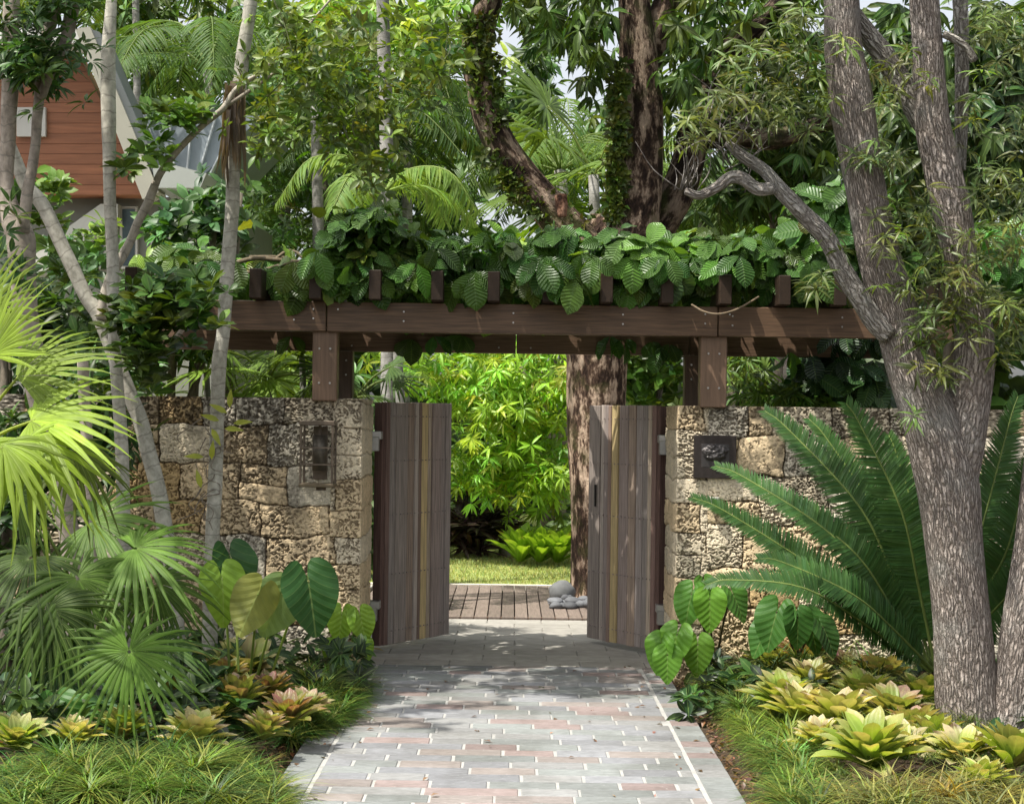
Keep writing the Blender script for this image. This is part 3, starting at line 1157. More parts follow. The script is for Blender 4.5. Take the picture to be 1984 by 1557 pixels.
# ------------------------------------------------------------------ plant builders
def fan(parent, hast, dirv, normal, radius, petiole, base, nl=32, span=300, droop=.35, join=.42, var=.12, dry=0.0, name='frond'):
    """one fan palm leaf with its stalk, a part of its palm"""
    hast = np.asarray(hast, float)
    y = nrm(np.asarray(dirv, float))
    z = np.asarray(normal, float)
    z = nrm(z - y * (z @ y))
    x = np.cross(y, z)
    mb = MB()
    th = np.radians(np.linspace(-span / 2, span / 2, nl))
    dth = th[1] - th[0]
    ts = np.array([.02, .14, .28, join, join + .14, .72, .87, 1.0])
    V, C, U, Fq = [], [], [], []
    for k in range(nl):
        L = radius * (1 - .22 * (abs(th[k]) / th[-1]) ** 2) * RNG.uniform(.9, 1.06)
        cb = np.asarray(base) * math.exp(RNG.normal(0, var))
        dr = droop * RNG.uniform(.6, 1.5)
        an0 = th[k] + RNG.normal(0, .02)
        tw = RNG.normal(0, .35)
        o0 = len(V)
        for t in ts:
            r = t * L
            hw = min(t, join) * radius * math.tan(dth / 2) * 1.02
            if t > join:
                hw *= (1 - (t - join) / (1 - join)) ** .75 + .02
            an = an0 + (RNG.normal(0, .012) if t > join else 0)
            d = y * math.cos(an) + x * math.sin(an)
            s = x * math.cos(an) - y * math.sin(an)
            fr = max(0, t - join) / (1 - join)
            n2 = z * math.cos(tw * fr) + s * math.sin(tw * fr)
            s2 = s * math.cos(tw * fr) - z * math.sin(tw * fr)
            mid = hast + d * r + z * (.1 * r * (1 - t)) + np.array((0, 0, -1.)) * dr * radius * t ** 2.2
            for q in (-1, 0, 1):
                V.append(mid + s2 * hw * q + n2 * (.0 if q == 0 else -.45 * hw))
                cc = cb * (1.0 + .25 * (.4 - t))
                if dry and t > .8 and RNG.random() < dry:
                    cc = np.array((.25, .17, .07))
                C.append(cc)
                U.append((q, t, 0))
        for a in range(len(ts) - 1):
            for q in (0, 1):
                i0 = o0 + a * 3 + q
                Fq.append((i0, i0 + 1, i0 + 4, i0 + 3))
    mb.add(np.array(V), np.array(Fq), np.array(C), np.array(U))
    if petiole is not None:
        p0 = np.asarray(petiole, float)
        m = (p0 + hast) / 2 + np.array((0, 0, .12 * np.linalg.norm(hast - p0)))
        tube(mb, [p0, m, hast + y * .02], [.011, .009, .006], 6, 5, np.asarray(base) * np.array((1.3, 1.1, 1.2)), 0)
    return mb.build(name, M['palm'], parent, True)


def pinnate(parent, pts, n, leaf_len, leaf_w, ang, up, base, vee=.15, droop=0.0, mat='palm', start=.12, T=None, r0=.012, tip=.35, rachis=None, var=.1, name='frond', mb=None):
    own = mb is None
    mb = MB() if own else mb
    c = catmull(pts, 10)
    s = np.concatenate([[0], np.cumsum(np.linalg.norm(np.diff(c, axis=0), axis=1))])
    s /= s[-1]
    t = np.linspace(start, 1, n)
    pos = np.stack([np.interp(t, s, c[:, k]) for k in range(3)], 1)
    tan = nrm(np.gradient(pos, axis=0))
    up = nrm(np.broadcast_to(np.asarray(up, float), (n, 3)))
    side = nrm(np.cross(tan, up))
    nn = np.cross(side, tan)
    prof = np.where(t < .35, .55 + .45 * (t - start) / (.35 - start), 1 - (1 - tip) * ((t - .35) / .65) ** 2.2)
    for sg in (-1, 1):
        a = np.radians(ang * (1 - .35 * t ** 3)) + RNG.normal(0, .05, n)
        d = tan * np.cos(a)[:, None] + side * sg * np.sin(a)[:, None] + nn * vee
        d[:, 2] -= droop * RNG.uniform(.7, 1.3, n)
        L = leaf_len * prof * RNG.uniform(.93, 1.05, n)
        inst(mb, T if T is not None else T_NARROW, pos, d, nn + .12 * RNG.normal(size=(n, 3)), L, tint(base, n, var, .05), leaf_w / (leaf_len * .15) * leaf_len / L * .5 + .5 * leaf_w / (leaf_len * .15))
    tube(mb, pts, np.linspace(r0, r0 * .25, len(pts)), 6, 5, base if rachis is None else rachis, 0)
    if own:
        return mb.build(name, M[mat], parent, True)


HEART_R = np.array([(0, 1.0), (5, .93), (13, .81), (25, .70), (42, .60), (62, .53), (88, .49), (112, .47), (135, .45), (152, .43), (164, .38), (171, .27), (177, .05)])


def heart_leaf(parent, at, dirv, normal, size, color, stalk=None, curl=.5, fold=.2, name='leaf', label=None, stalk_col=(.2, .28, .06), mat='heart', width=1.0):
    size = size * (.78 if size > .25 else 1.08)
    at = np.asarray(at, float)
    y = nrm(np.asarray(dirv, float))
    z = np.asarray(normal, float)
    z = nrm(z - y * (z @ y))
    x = np.cross(y, z)
    ph = np.radians(np.concatenate([-np.linspace(176, 3, 26), np.linspace(3, 176, 26)]))
    rr = np.interp(np.degrees(np.abs(ph)), HEART_R[:, 0], HEART_R[:, 1])
    rings = np.linspace(.04, 1, 9)
    A, Rn = np.meshgrid(ph, rings, indexing='ij')
    rad = rr[:, None] * Rn
    lx, ly = rad * np.sin(A) * width, rad * np.cos(A)
    ripple = .005 * np.cos(2 * np.pi * 5.5 * (ly - 1.1 * np.abs(lx) + .9 * lx ** 2)) * Rn + .035 * np.sin(A * 4 + RNG.uniform(0, 6)) * Rn ** 2
    lz = fold * np.abs(lx) - curl * (np.clip(ly, 0, 1) ** 2) * .6 - curl * .5 * lx ** 2 - .5 * curl * np.clip(-ly, 0, 1) + ripple
    V = at + size * (lx[..., None] * x + ly[..., None] * y + lz[..., None] * z)
    na, nr = A.shape
    i, j = np.meshgrid(np.arange(na - 1), np.arange(nr - 1), indexing='ij')
    a = i * nr + j
    f = np.stack([a, a + 1, a + nr + 1, a + nr], -1).reshape(-1, 4)
    cc = np.asarray(color) * (.9 + .2 * Rn[..., None] * RNG.uniform(.6, 1.2))
    mb = MB()
    mb.add(V.reshape(-1, 3), f, cc.reshape(-1, 3), np.stack([lx, ly, 0 * A], -1).reshape(-1, 3))
    o = mb.build(name, M[mat], parent, True)
    if label: o['label'] = label
    if stalk is not None:
        st = MB()
        p0 = np.asarray(stalk, float)
        m = p0 * .4 + at * .6 + np.array((0, .03, .06))
        tube(st, [p0, m, at], [.008, .007, .0045], 7, 5, stalk_col, 0)
        st.build('stalk', M['leaf'], parent, True)
    return o


# ------------------------------------------------------------------ foreground: right hand oak
OAKC = np.array((.37, .325, .29))
oak = thing('oak_tree', 'thick rough barked tree forking low beside the cycad, with a lichened side branch', 'tree', G(1885, 1432), None)
D0 = 9.0


def limb(parent, name, pts, mat, colr, seg=16, sub=7, rough=.05, d=None):
    mb = MB()
    tube(mb, [P(p[0], p[1], p[3] if len(p) > 3 else d) for p in pts], [px(p[2], p[3] if len(p) > 3 else d) for p in pts], seg, sub, colr, rough)
    return mb.build(name, M[mat], parent, True)


limb(oak, 'trunk', [(1890, 1470, 84), (1882, 1420, 66), (1872, 1330, 58), (1862, 1200, 54), (1848, 1060, 54), (1838, 960, 57), (1822, 880, 58), (1796, 800, 52), (1765, 710, 48), (1738, 610, 44), (1704, 500, 40), (1682, 390, 38),
                    (1664, 280, 40), (1650, 190, 41), (1634, 90, 35), (1628, -30, 33), (1600, -260, 28)], 'oak_bark', OAKC, 20, 7, .06, D0)
limb(oak, 'branch', [(1845, 960, 44), (1862, 860, 46), (1880, 770, 42), (1888, 690, 40), (1882, 600, 36), (1866, 530, 33), (1843, 410, 38), (1822, 310, 36), (1805, 230, 34), (1799, 100, 30), (1790, -40, 29), (1800, -300, 24)], 'oak_bark', OAKC * 1.05, 18, 7, .06, D0)
limb(oak, 'branch', [(1722, 650, 22), (1690, 615, 21), (1637, 530, 20), (1602, 463, 19), (1559, 417, 18), (1514, 371, 16), (1482, 332, 13), (1440, 303, 12), (1408, 276, 8)], 'oak_bark', (.36, .34, .31), 12, 6, .1, D0 - .05)
limb(oak, 'branch', [(1500, 365, 13), (1468, 366, 13), (1439, 347, 13), (1415, 344, 12), (1385, 365, 11), (1355, 378, 9), (1328, 370, 8)], 'oak_bark', (.38, .35, .32), 10, 6, .12, D0 - .06)
limb(oak, 'branch', [(1800, 250, 24), (1775, 212, 23), (1726, 126, 22), (1680, 67, 20), (1630, 0, 18), (1560, -100, 14)], 'oak_bark', (.36, .34, .3), 12, 6, .06, D0 + .12)
limb(oak, 'branch', [(1862, 330, 10), (1862, 240, 13), (1864, 130, 14), (1860, 0, 15), (1850, -160, 14)], 'oak_bark', (.40, .38, .35), 10, 6, .08, D0 + .2)
limb(oak, 'branch', [(1828, 66, 8), (1850, 76, 8), (1872, 92, 8), (1888, 118, 9)], 'oak_bark', (.42, .4, .36), 8, 5, .15, D0 - .05)
limb(oak, 'trunk', [(1950, 1470, 60), (1962, 1390, 46), (1972, 1280, 42), (1985, 1180, 40), (2005, 1050, 40), (2030, 850, 38), (2060, 600, 34), (2080, 300, 30), (2090, 0, 26)], 'oak_bark', OAKC * 1.05, 16, 7, .06, D0 - .05)
tw = MB()
for k in range(46):
    x0, y0 = (1408 + RNG.normal(0, 40), 285 + RNG.normal(0, 35)) if k < 30 else (1330 + RNG.normal(0, 12), 368)
    a = RNG.uniform(-2.6, -.4)
    L = RNG.uniform(40, 130)
    b = a + RNG.normal(0, .5)
    dd = D0 + RNG.normal(0, .15)
    tube(tw, [P(x0, y0, D0), P(x0 + .5 * L * math.cos(a), y0 + .5 * L * math.sin(a), dd), P(x0 + .5 * L * (math.cos(a) + math.cos(b)), y0 + .5 * L * (math.sin(a) + math.sin(b)), dd)], [.004, .003, .0015], 5, 3, (.27, .25, .23), 0)
tw.build('twigs', M['oak_bark'], oak, True)
OLIVE = (.10, .135, .032)
cr = MB()
ST = []
for (x, y, rx, ry, m) in ((1880, 610, 70, 60, 46), (1790, 640, 45, 40, 22), (1815, 720, 40, 30, 14), (1770, 800, 12, 12, 4), (1845, 500, 60, 50, 26), (1940, 420, 60, 90, 44), (1930, 250, 70, 120, 26), (1470, 150, 90, 70, 30), (1560, 190, 60, 70, 26),
                          (1440, 220, 90, 50, 22), (1540, 70, 60, 60, 16), (1680, 290, 30, 30, 12), (1720, 310, 30, 20, 8), (1620, 90, 26, 24, 8), (1770, 600, 30, 40, 12), (1590, 540, 30, 25, 7), (1620, 470, 20, 20, 5), (1945, 640, 50, 70, 24), (1750, 470, 60, 120, 34),
                          (1830, 850, 20, 30, 4), (1940, 60, 60, 60, 26), (1740, 150, 60, 60, 20), (1350, 260, 50, 40, 16), (1800, 420, 30, 60, 14)):
    ang = RNG.uniform(0, 6.28, m)
    rr = np.sqrt(RNG.random(m))
    for k in range(m):
        ST.append(P(x + rx * rr[k] * math.cos(ang[k]), y + ry * rr[k] * math.sin(ang[k]), D0 + RNG.uniform(-.35, .35)))
ST = np.array(ST)
whorls(cr, T_NARROW, ST, (0, -.45, .75) + .45 * randdir(len(ST)), 8, .105, OLIVE, (-.1, .8), .25, .3)
bright = ST[RNG.random(len(ST)) < .18]
whorls(cr, T_NARROW, bright + (0, -.03, .02), (0, -.4, .8), 6, .1, (.14, .19, .035), (-.1, .8), .2, .2)
# the crown above
pp, dd = in_ellipsoid(240, (2.2, 9.2, 5.6), (2.6, 1.9, 1.1), .8)
pp2, _ = in_ellipsoid(40, (0.3, 8.2, 5.6), (1.3, 1.2, .6), .9)
pp = np.vstack([pp, pp2])
whorls(cr, T_NARROW, pp, (0, -.3, .8) + .5 * randdir(len(pp)), 9, .14, OLIVE, (-.1, .8), .3, .3, 1.5)
cr.build('crown', M['leaf_mid'], oak, True)

# ------------------------------------------------------------------ cycad
cyb = P(1815, 1310, 9.75)
cyc = thing('cycad', 'big cycad with stiff comb like dark green fronds fanning before the stone wall', 'cycad', (cyb[0], cyb[1], 0))
tk = MB()
tube(tk, [(cyb[0], cyb[1], -.05), (cyb[0], cyb[1], .12), (cyb[0], cyb[1], .24)], [.12, .13, .08], 14, 5, (.12, .08, .05), .2)
tk.build('trunk', M['mango_bark'], cyc, True)
T_CYC = leaf_t(lambda t: min(1, .6 + 3 * t) * (1 - t ** 4), .075, 3, .2, .12)
CYC = np.array((.045, .108, .026))
for (tx, ty, td, mx, my, md, nx, wv, ll) in (
        (1388, 903, 9.6, 1610, 1035, 9.4, -.3, 1.0, .15), (1482, 796, 10.0, 1668, 985, 9.75, -.55, .9, .19), (1568, 812, 10.2, 1708, 1010, 10.0, -.6, 1, .17), (1640, 782, 9.7, 1745, 985, 9.6, -.5, 1.1, .22),
        (1722, 843, 10.1, 1778, 1020, 10.0, -.7, 1.05, .17), (1342, 964, 9.9, 1590, 1108, 9.8, -.2, .9, .15), (1370, 1132, 9.2, 1560, 1140, 9.2, -.1, 1, .15), (1470, 1082, 9.35, 1650, 1150, 9.3, -.2, 1, .16),
        (1500, 960, 9.5, 1660, 1075, 9.4, -.3, 1, .17), (1972, 768, 9.9, 1905, 1010, 9.8, .6, 1, .2), (2005, 870, 9.4, 1945, 1080, 9.4, .3, 1, .19), (2090, 1010, 9.2, 1965, 1140, 9.2, .2, 1, .18), (1880, 800, 10.6, 1860, 1020, 10.2, .3, .9, .18)):
    b0 = cyb + np.array((RNG.normal(0, .03), 0, .0))
    tip = P(tx, ty, td)
    mid = P(mx, my, md)
    drp = tip * .75 + mid * .25 + np.array((0, 0, .03))
    pinnate(cyc, [b0, b0 * .5 + mid * .5 + (0, 0, .02), mid, drp, tip], 135, ll * .92, .0165, 74, (nx * .5, -.75, .55), CYC * wv * RNG.uniform(.85, 1.2), .26, 0, 'cycad', .14, T_CYC, .011, .3, (.16, .22, .06), .08)

# ------------------------------------------------------------------ bromeliads
T_STRAP = leaf_t(lambda t: min(1.0, .62 + .9 * t) * (1 if t < .72 else max(.02, 1 - ((t - .72) / .28) ** 2.2)), .155, 9, .42, .28)


def bromeliad_mesh(seed, base, tipc, n=32, spread=1.0, red=0.0):
    global RNG
    keep = RNG
    RNG = np.random.default_rng(seed)
    mb = MB()
    for k in range(n):
        a = k * 2.39996 + RNG.normal(0, .12)
        f = k / n                    # 0 outer .. 1 inner
        el = (.5 + .9 * f ** .7) / spread
        d = np.array((math.cos(a) * math.cos(el), math.sin(a) * math.cos(el), math.sin(el)))
        up = np.array((-math.cos(a) * math.sin(el), -math.sin(a) * math.sin(el), math.cos(el)))
        L = (.27 - .07 * f) * RNG.uniform(.88, 1.12)
        c0 = np.asarray(base) * math.exp(RNG.normal(0, .16))
        if RNG.random() < red:
            c0 = c0 * .55 + np.array((.2, .055, .085)) * .45
        inst(mb, T_STRAP, [(.012 * math.cos(a), .012 * math.sin(a), .02 + .03 * f)], d, up, L, c0, .27 / L * RNG.uniform(.85, 1.1))
        tt = smooth01(mb.u[-1][:, 1] + RNG.normal(0, .1), .5, 1.0)[:, None] * RNG.uniform(.2, 1.0)
        mb.c[-1] = mb.c[-1] * (1 - tt) + np.asarray(tipc) * tt
        if RNG.random() < .22:
            bt = smooth01(mb.u[-1][:, 1] + RNG.normal(0, .04, len(tt)), .86, .95)[:, None]
            mb.c[-1] = mb.c[-1] * (1 - bt) + np.array((.13, .08, .045)) * bt
    RNG = keep
    return mb


BV = {}
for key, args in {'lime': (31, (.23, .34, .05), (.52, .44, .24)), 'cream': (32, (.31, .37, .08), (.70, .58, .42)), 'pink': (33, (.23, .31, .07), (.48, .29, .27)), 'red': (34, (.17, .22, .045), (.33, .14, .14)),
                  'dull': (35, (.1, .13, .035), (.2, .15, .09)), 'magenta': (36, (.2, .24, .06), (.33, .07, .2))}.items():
    BV[key] = args
_bm = {}
BROM = [
    (28, 1500, 8.0, 150, 'lime', 0, 'lime bromeliad cut off by the picture edge, in front of the dark drooping leaf'),
    (235, 1482, 8.1, 130, 'lime', 1, 'small yellow green bromeliad behind the front grass, under the wheel shaped palm leaf'),
    (375, 1500, 8.0, 165, 'cream', 2, 'pale bromeliad with one white leaf rising out of the front grass mound'),
    (462, 1420, 8.7, 140, 'pink', 3, 'dull pinkish bromeliad stacked behind the red tinged one by the driveway'),
    (560, 1455, 8.45, 145, 'red', 4, 'red tinged bromeliad leaning onto the driveway edge'),
    (470, 1352, 9.3, 170, 'cream', 5, 'white tipped bromeliad at the foot of the long philodendron stalks'),
    (505, 1478, 8.3, 110, 'pink', 6, 'small pinkish bromeliad between the front grass mound and the driveway'),
    (330, 1400, 8.9, 120, 'dull', 7, 'dull green bromeliad in shade behind the wheel shaped palm leaf'),
    (1490, 1325, 10.2, 110, 'lime', 8, 'small lime bromeliad behind the grass by the right hand driveway edge'),
    (1562, 1322, 10.25, 130, 'magenta', 9, 'bromeliad with a magenta heart under the philodendron leaves'),
    (1640, 1340, 10.0, 120, 'magenta', 10, 'shaded purple tinged bromeliad under the cycad fronds'),
    (1520, 1405, 9.25, 165, 'lime', 11, 'bright lime bromeliad edging the grass, before the magenta hearted one'),
    (1625, 1440, 8.75, 185, 'cream', 12, 'large cream and lime bromeliad left of the pink tipped one'),
    (1725, 1425, 8.95, 170, 'pink', 13, 'pink tipped bromeliad beside the foot of the thick forked tree'),
    (1790, 1392, 9.6, 150, 'lime', 14, 'lime bromeliad tucked against the thick forked trunk'),
    (1690, 1522, 8.0, 215, 'lime', 15, 'largest yellow green bromeliad in the front of the bed'),
    (1590, 1478, 8.3, 120, 'cream', 16, 'small pale bromeliad between the largest one and the grass'),
    (1862, 1510, 8.1, 150, 'cream', 17, 'pale bromeliad at the foot of the thick forked tree'),
    (1955, 1520, 8.0, 180, 'lime', 18, 'lime and rose bromeliad in front of the second trunk, cut by the picture edge'),
    (1905, 1560, 7.7, 130, 'lime', 19, 'low yellow green bromeliad at the bottom below the two trunks'),
    (1455, 1300, 10.5, 110, 'pink', 25, 'small rosy bromeliad at the back, beside the bright green philodendron'),
    (1545, 1425, 9.0, 140, 'cream', 26, 'pale bromeliad between the bright lime one and the grass border'),
    (1675, 1395, 9.3, 150, 'lime', 27, 'lime bromeliad behind the large cream and lime one'),
    (1740, 1495, 8.2, 150, 'cream', 28, 'pale bromeliad touching the right side of the largest one'),
    (1810, 1475, 8.4, 130, 'lime', 29, 'lime bromeliad right below the thick forked trunk'),
    (1705, 1350, 9.9, 120, 'pink', 30, 'pinkish bromeliad in half shade behind the pink tipped one'),
    (430, 1375, 9.1, 140, 'pink', 31, 'pinkish bromeliad under the brown backlit philodendron leaf'),
    (590, 1425, 8.7, 110, 'pink', 32, 'small rosy bromeliad between the border grass and the red tinged one'),
    (140, 1490, 8.1, 130, 'cream', 33, 'pale bromeliad between the wilted dark leaf and the front grass'),
    (410, 1455, 8.4, 130, 'cream', 21, 'pale green bromeliad between the dull pinkish one and the wheel shaped palm leaf'),
    (520, 1400, 8.9, 130, 'red', 22, 'dark red hearted bromeliad behind the one leaning onto the driveway edge'),
    (1570, 1362, 9.9, 140, 'cream', 23, 'pale bromeliad just in front of the magenta hearted one'),
    (1775, 1450, 8.6, 140, 'pink', 24, 'rosy bromeliad between the pink tipped one and the largest one'),
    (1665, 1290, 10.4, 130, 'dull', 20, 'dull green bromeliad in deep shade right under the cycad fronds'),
]
for (x, y, d, w_, key, k, lab) in BROM:
    vs = RNG.integers(0, 2)
    kk = (key, int(vs))
    g0 = G(x, y)
    if kk not in _bm:
        a = BV[key]
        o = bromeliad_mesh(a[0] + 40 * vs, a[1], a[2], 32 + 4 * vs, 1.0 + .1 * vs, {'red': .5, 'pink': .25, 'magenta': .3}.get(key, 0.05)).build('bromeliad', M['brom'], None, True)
        _bm[kk] = o
    else:
        o = _bm[kk].copy()
        col.objects.link(o)
    o.location = (g0[0], g0[1], .05 if x > 1000 else .1)
    sca = px(w_, g0[1]) / .46 * (.98 if x > 1000 else .95)
    o.scale = (sca, sca, sca * RNG.uniform(.95, 1.2))
    o.rotation_euler = (RNG.normal(0, .12) + .12, RNG.normal(0, .12), RNG.uniform(0, 6.28))
    tag(o, lab, 'bromeliad', 'bromeliads in the planting beds')

# ------------------------------------------------------------------ mondo grass borders
T_GRASS = leaf_t(lambda t: (1 - t ** 2.5), .021, 5, .2, 1.1)


def grass_bed(name, label, poly_px, n_tufts, h, base, seed, blades=70, gap=.085):
    rng = np.random.default_rng(seed)
    poly = np.array([G(x, y)[:2] for x, y in poly_px])
    lo, hi = poly.min(0), poly.max(0)

    def inside(p):
        c = False
        for i in range(len(poly)):
            a, b = poly[i], poly[i - 1]
            if (a[1] > p[1]) != (b[1] > p[1]) and p[0] < (b[0] - a[0]) * (p[1] - a[1]) / (b[1] - a[1]) + a[0]:
                c = not c
        return c

    cs = []
    tries = 0
    while len(cs) < n_tufts:
        p = rng.uniform(lo, hi)
        tries += 1
        if tries > 9000:
            break
        if inside(p) and (not cs or np.min(np.hypot(*(np.array(cs) - p).T)) > gap):
            cs.append(p)
    cs = np.array(cs)
    n_tufts = len(cs)
    edge = np.full(n_tufts, 9.0)
    for i in range(len(poly)):
        a, c = poly[i - 1], poly[i]
        ab = c - a
        t = np.clip(((cs - a) @ ab) / (ab @ ab), 0, 1)
        edge = np.minimum(edge, np.hypot(*(cs - a - t[:, None] * ab).T))
    mound_z = np.minimum(.13, edge * .42)
    mb = MB()
    k = n_tufts * blades
    an = RNG.uniform(0, 6.28, k)
    lean = np.abs(RNG.normal(.62, .42, k))
    d = np.stack([np.cos(an) * lean, np.sin(an) * lean, np.ones(k)], 1)
    up = np.stack([-np.cos(an), -np.sin(an), lean * .7], 1)
    pos = np.repeat(np.hstack([cs, mound_z[:, None]]), blades, 0) + RNG.normal(0, .013, (k, 3)) * (1, 1, 0)
    hs_ = np.repeat(RNG.uniform(.6, 1.25, n_tufts), blades)
    cl = np.repeat(tint(base, n_tufts, .2, .12), blades, 0) * np.exp(RNG.normal(0, .4, (k, 1)))
    yl = RNG.random(k) < .24
    cl[yl] = cl[yl] * .4 + np.array((.30, .30, .06)) * .6
    inst(mb, T_GRASS, pos, d, up, h * hs_ * RNG.uniform(.7, 1.25, k), cl, RNG.uniform(.7, 1.3, k))
    return tag(mb.build(name, M['grass'], None, True), label, 'grass', None, 'stuff')


GG = (.075, .15, .024)
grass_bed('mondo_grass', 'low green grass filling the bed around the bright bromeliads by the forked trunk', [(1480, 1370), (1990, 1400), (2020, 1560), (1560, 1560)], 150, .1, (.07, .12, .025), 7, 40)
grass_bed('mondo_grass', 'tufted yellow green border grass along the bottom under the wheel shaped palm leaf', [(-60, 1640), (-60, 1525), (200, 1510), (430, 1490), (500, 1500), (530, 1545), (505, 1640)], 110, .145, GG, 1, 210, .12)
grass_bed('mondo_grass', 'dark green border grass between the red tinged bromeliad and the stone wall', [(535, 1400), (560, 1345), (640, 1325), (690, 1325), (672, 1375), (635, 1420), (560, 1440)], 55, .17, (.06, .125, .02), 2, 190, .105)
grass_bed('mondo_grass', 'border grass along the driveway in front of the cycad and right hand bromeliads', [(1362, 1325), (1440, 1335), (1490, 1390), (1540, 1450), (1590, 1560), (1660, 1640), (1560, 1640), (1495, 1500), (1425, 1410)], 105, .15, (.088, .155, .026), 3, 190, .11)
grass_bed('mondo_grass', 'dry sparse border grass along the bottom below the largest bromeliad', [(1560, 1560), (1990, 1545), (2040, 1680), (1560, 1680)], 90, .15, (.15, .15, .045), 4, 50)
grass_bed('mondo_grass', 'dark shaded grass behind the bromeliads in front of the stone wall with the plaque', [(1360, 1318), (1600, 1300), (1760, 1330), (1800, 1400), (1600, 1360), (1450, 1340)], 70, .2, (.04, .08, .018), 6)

# ------------------------------------------------------------------ philodendrons
ph = thing('philodendron', 'philodendron with long stalks and large leaves in front of the lantern wall', 'philodendron', G(480, 1385))
b0 = G(478, 1388)
LEAF = np.array((.065, .2, .025))
heart_leaf(ph, P(500, 1150, 8.9), (-.35, -.25, -.8), (-.2, .9, .2), .33, (.2, .22, .05), b0, .25, .3, label='brownish backlit leaf seen from behind')
heart_leaf(ph, P(548, 1150, 9.05), (-.4, .1, -.85), (.3, -.9, .35), .36, (.22, .33, .13), b0, .3, .2, label='pale green leaf')
heart_leaf(ph, P(597, 1125, 9.0), (.2, -.1, -1), (.25, -.9, .3), .40, (.03, .095, .022), b0 + (.06, 0, 0), .3, .3, label='dark green drooping leaf')
heart_leaf(ph, P(447, 1080, 9.6), (.2, -.2, -.9), (.5, -.7, .4), .36, (.03, .09, .025), b0 + (-.05, .1, 0), .5, .5)
heart_leaf(ph, P(430, 1120, 9.4), (.1, -.1, -.8), (.3, -.6, .6), .36, (.2, .34, .04), b0 + (-.1, .1, 0), .3, .2, label='yellow green leaf')
lp = thing('philodendron', 'small lime green philodendron at the foot of the wall end beside the gate', 'philodendron', G(668, 1305))
b1 = G(668, 1303)
for (x, y, dx, s, c) in ((662, 1190, -.1, .18, (.2, .36, .035)), (698, 1192, .25, .17, (.22, .38, .04)), (705, 1245, .4, .11, (.17, .3, .03)), (645, 1250, -.3, .12, (.15, .28, .03))):
    heart_leaf(lp, P(x, y, 10.75), (dx, -.1, -1), (dx * .6, -.9, .35), s, c, b1 + (RNG.normal(0, .02), 0, 0), .3, .25)
rp = thing('philodendron', 'bright green philodendron against the end of the wall with the plaque', 'philodendron', G(1385, 1300))
b2 = G(1385, 1312)
for (x, y, d, dx, nx, s, c) in ((1375, 1160, 10.5, .02, .05, .2, (.14, .32, .035)), (1340, 1150, 10.7, -.25, -.4, .21, (.08, .22, .03)), (1312, 1228, 10.35, -.25, -.3, .2, (.15, .33, .045)), (1352, 1248, 10.45, 0, .1, .19, (.11, .24, .025)),
                                (1280, 1245, 10.3, -.15, -.6, .19, (.1, .24, .025)), (1293, 1268, 10.25, .0, -.1, .17, (.12, .28, .03)), (1420, 1150, 10.7, .5, .6, .19, (.07, .19, .03)), (1365, 1130, 10.8, .2, .3, .15, (.08, .2, .03))):
    heart_leaf(rp, P(x, y, d), (dx, -.12, -1), (nx, -.9, .45), s, c * np.array(1.0), b2 + (RNG.normal(0, .05), RNG.normal(0, .03), 0), .3, .2, stalk_col=(.07, .06, .025))
dp = thing('philodendron', 'darker philodendron under the cycad fronds, right of the bright green one', 'philodendron', G(1530, 1310))
b3 = G(1540, 1318)
for (x, y, d, dx, nx, s, c) in ((1505, 1185, 10.3, -.3, -.3, .24, (.06, .17, .03)), (1545, 1195, 10.25, .05, .2, .26, (.045, .13, .025)), (1568, 1200, 10.4, .3, .5, .22, (.04, .12, .02)), (1488, 1215, 10.45, -.6, -.5, .2, (.06, .17, .03)), (1595, 1215, 10.4, .5, .5, .19, (.04, .11, .02))):
    heart_leaf(dp, P(x, y, d), (dx, -.12, -1), (nx, -.85, .5), s, c, b3 + (RNG.normal(0, .05), RNG.normal(0, .03), 0), .3, .2, stalk_col=(.05, .04, .02))
fl = thing('philodendron', 'wilted dark philodendron leaf drooping behind the lime bromeliad at the picture edge', 'philodendron', G(105, 1440))
b4 = G(95, 1450)
heart_leaf(fl, P(112, 1365, 8.2), (.25, -.2, -.9), (.3, -.7, .5), .28, (.06, .17, .03), b4, .6, .5)
heart_leaf(fl, P(85, 1372, 8.25), (.1, -.2, -.9), (-.3, -.7, .3), .26, (.04, .11, .025), b4, .6, .5)
heart_leaf(fl, P(150, 1368, 8.3), (.9, -.2, -.35), (.2, -.5, .8), .16, (.09, .22, .03), b4, .4, .3)

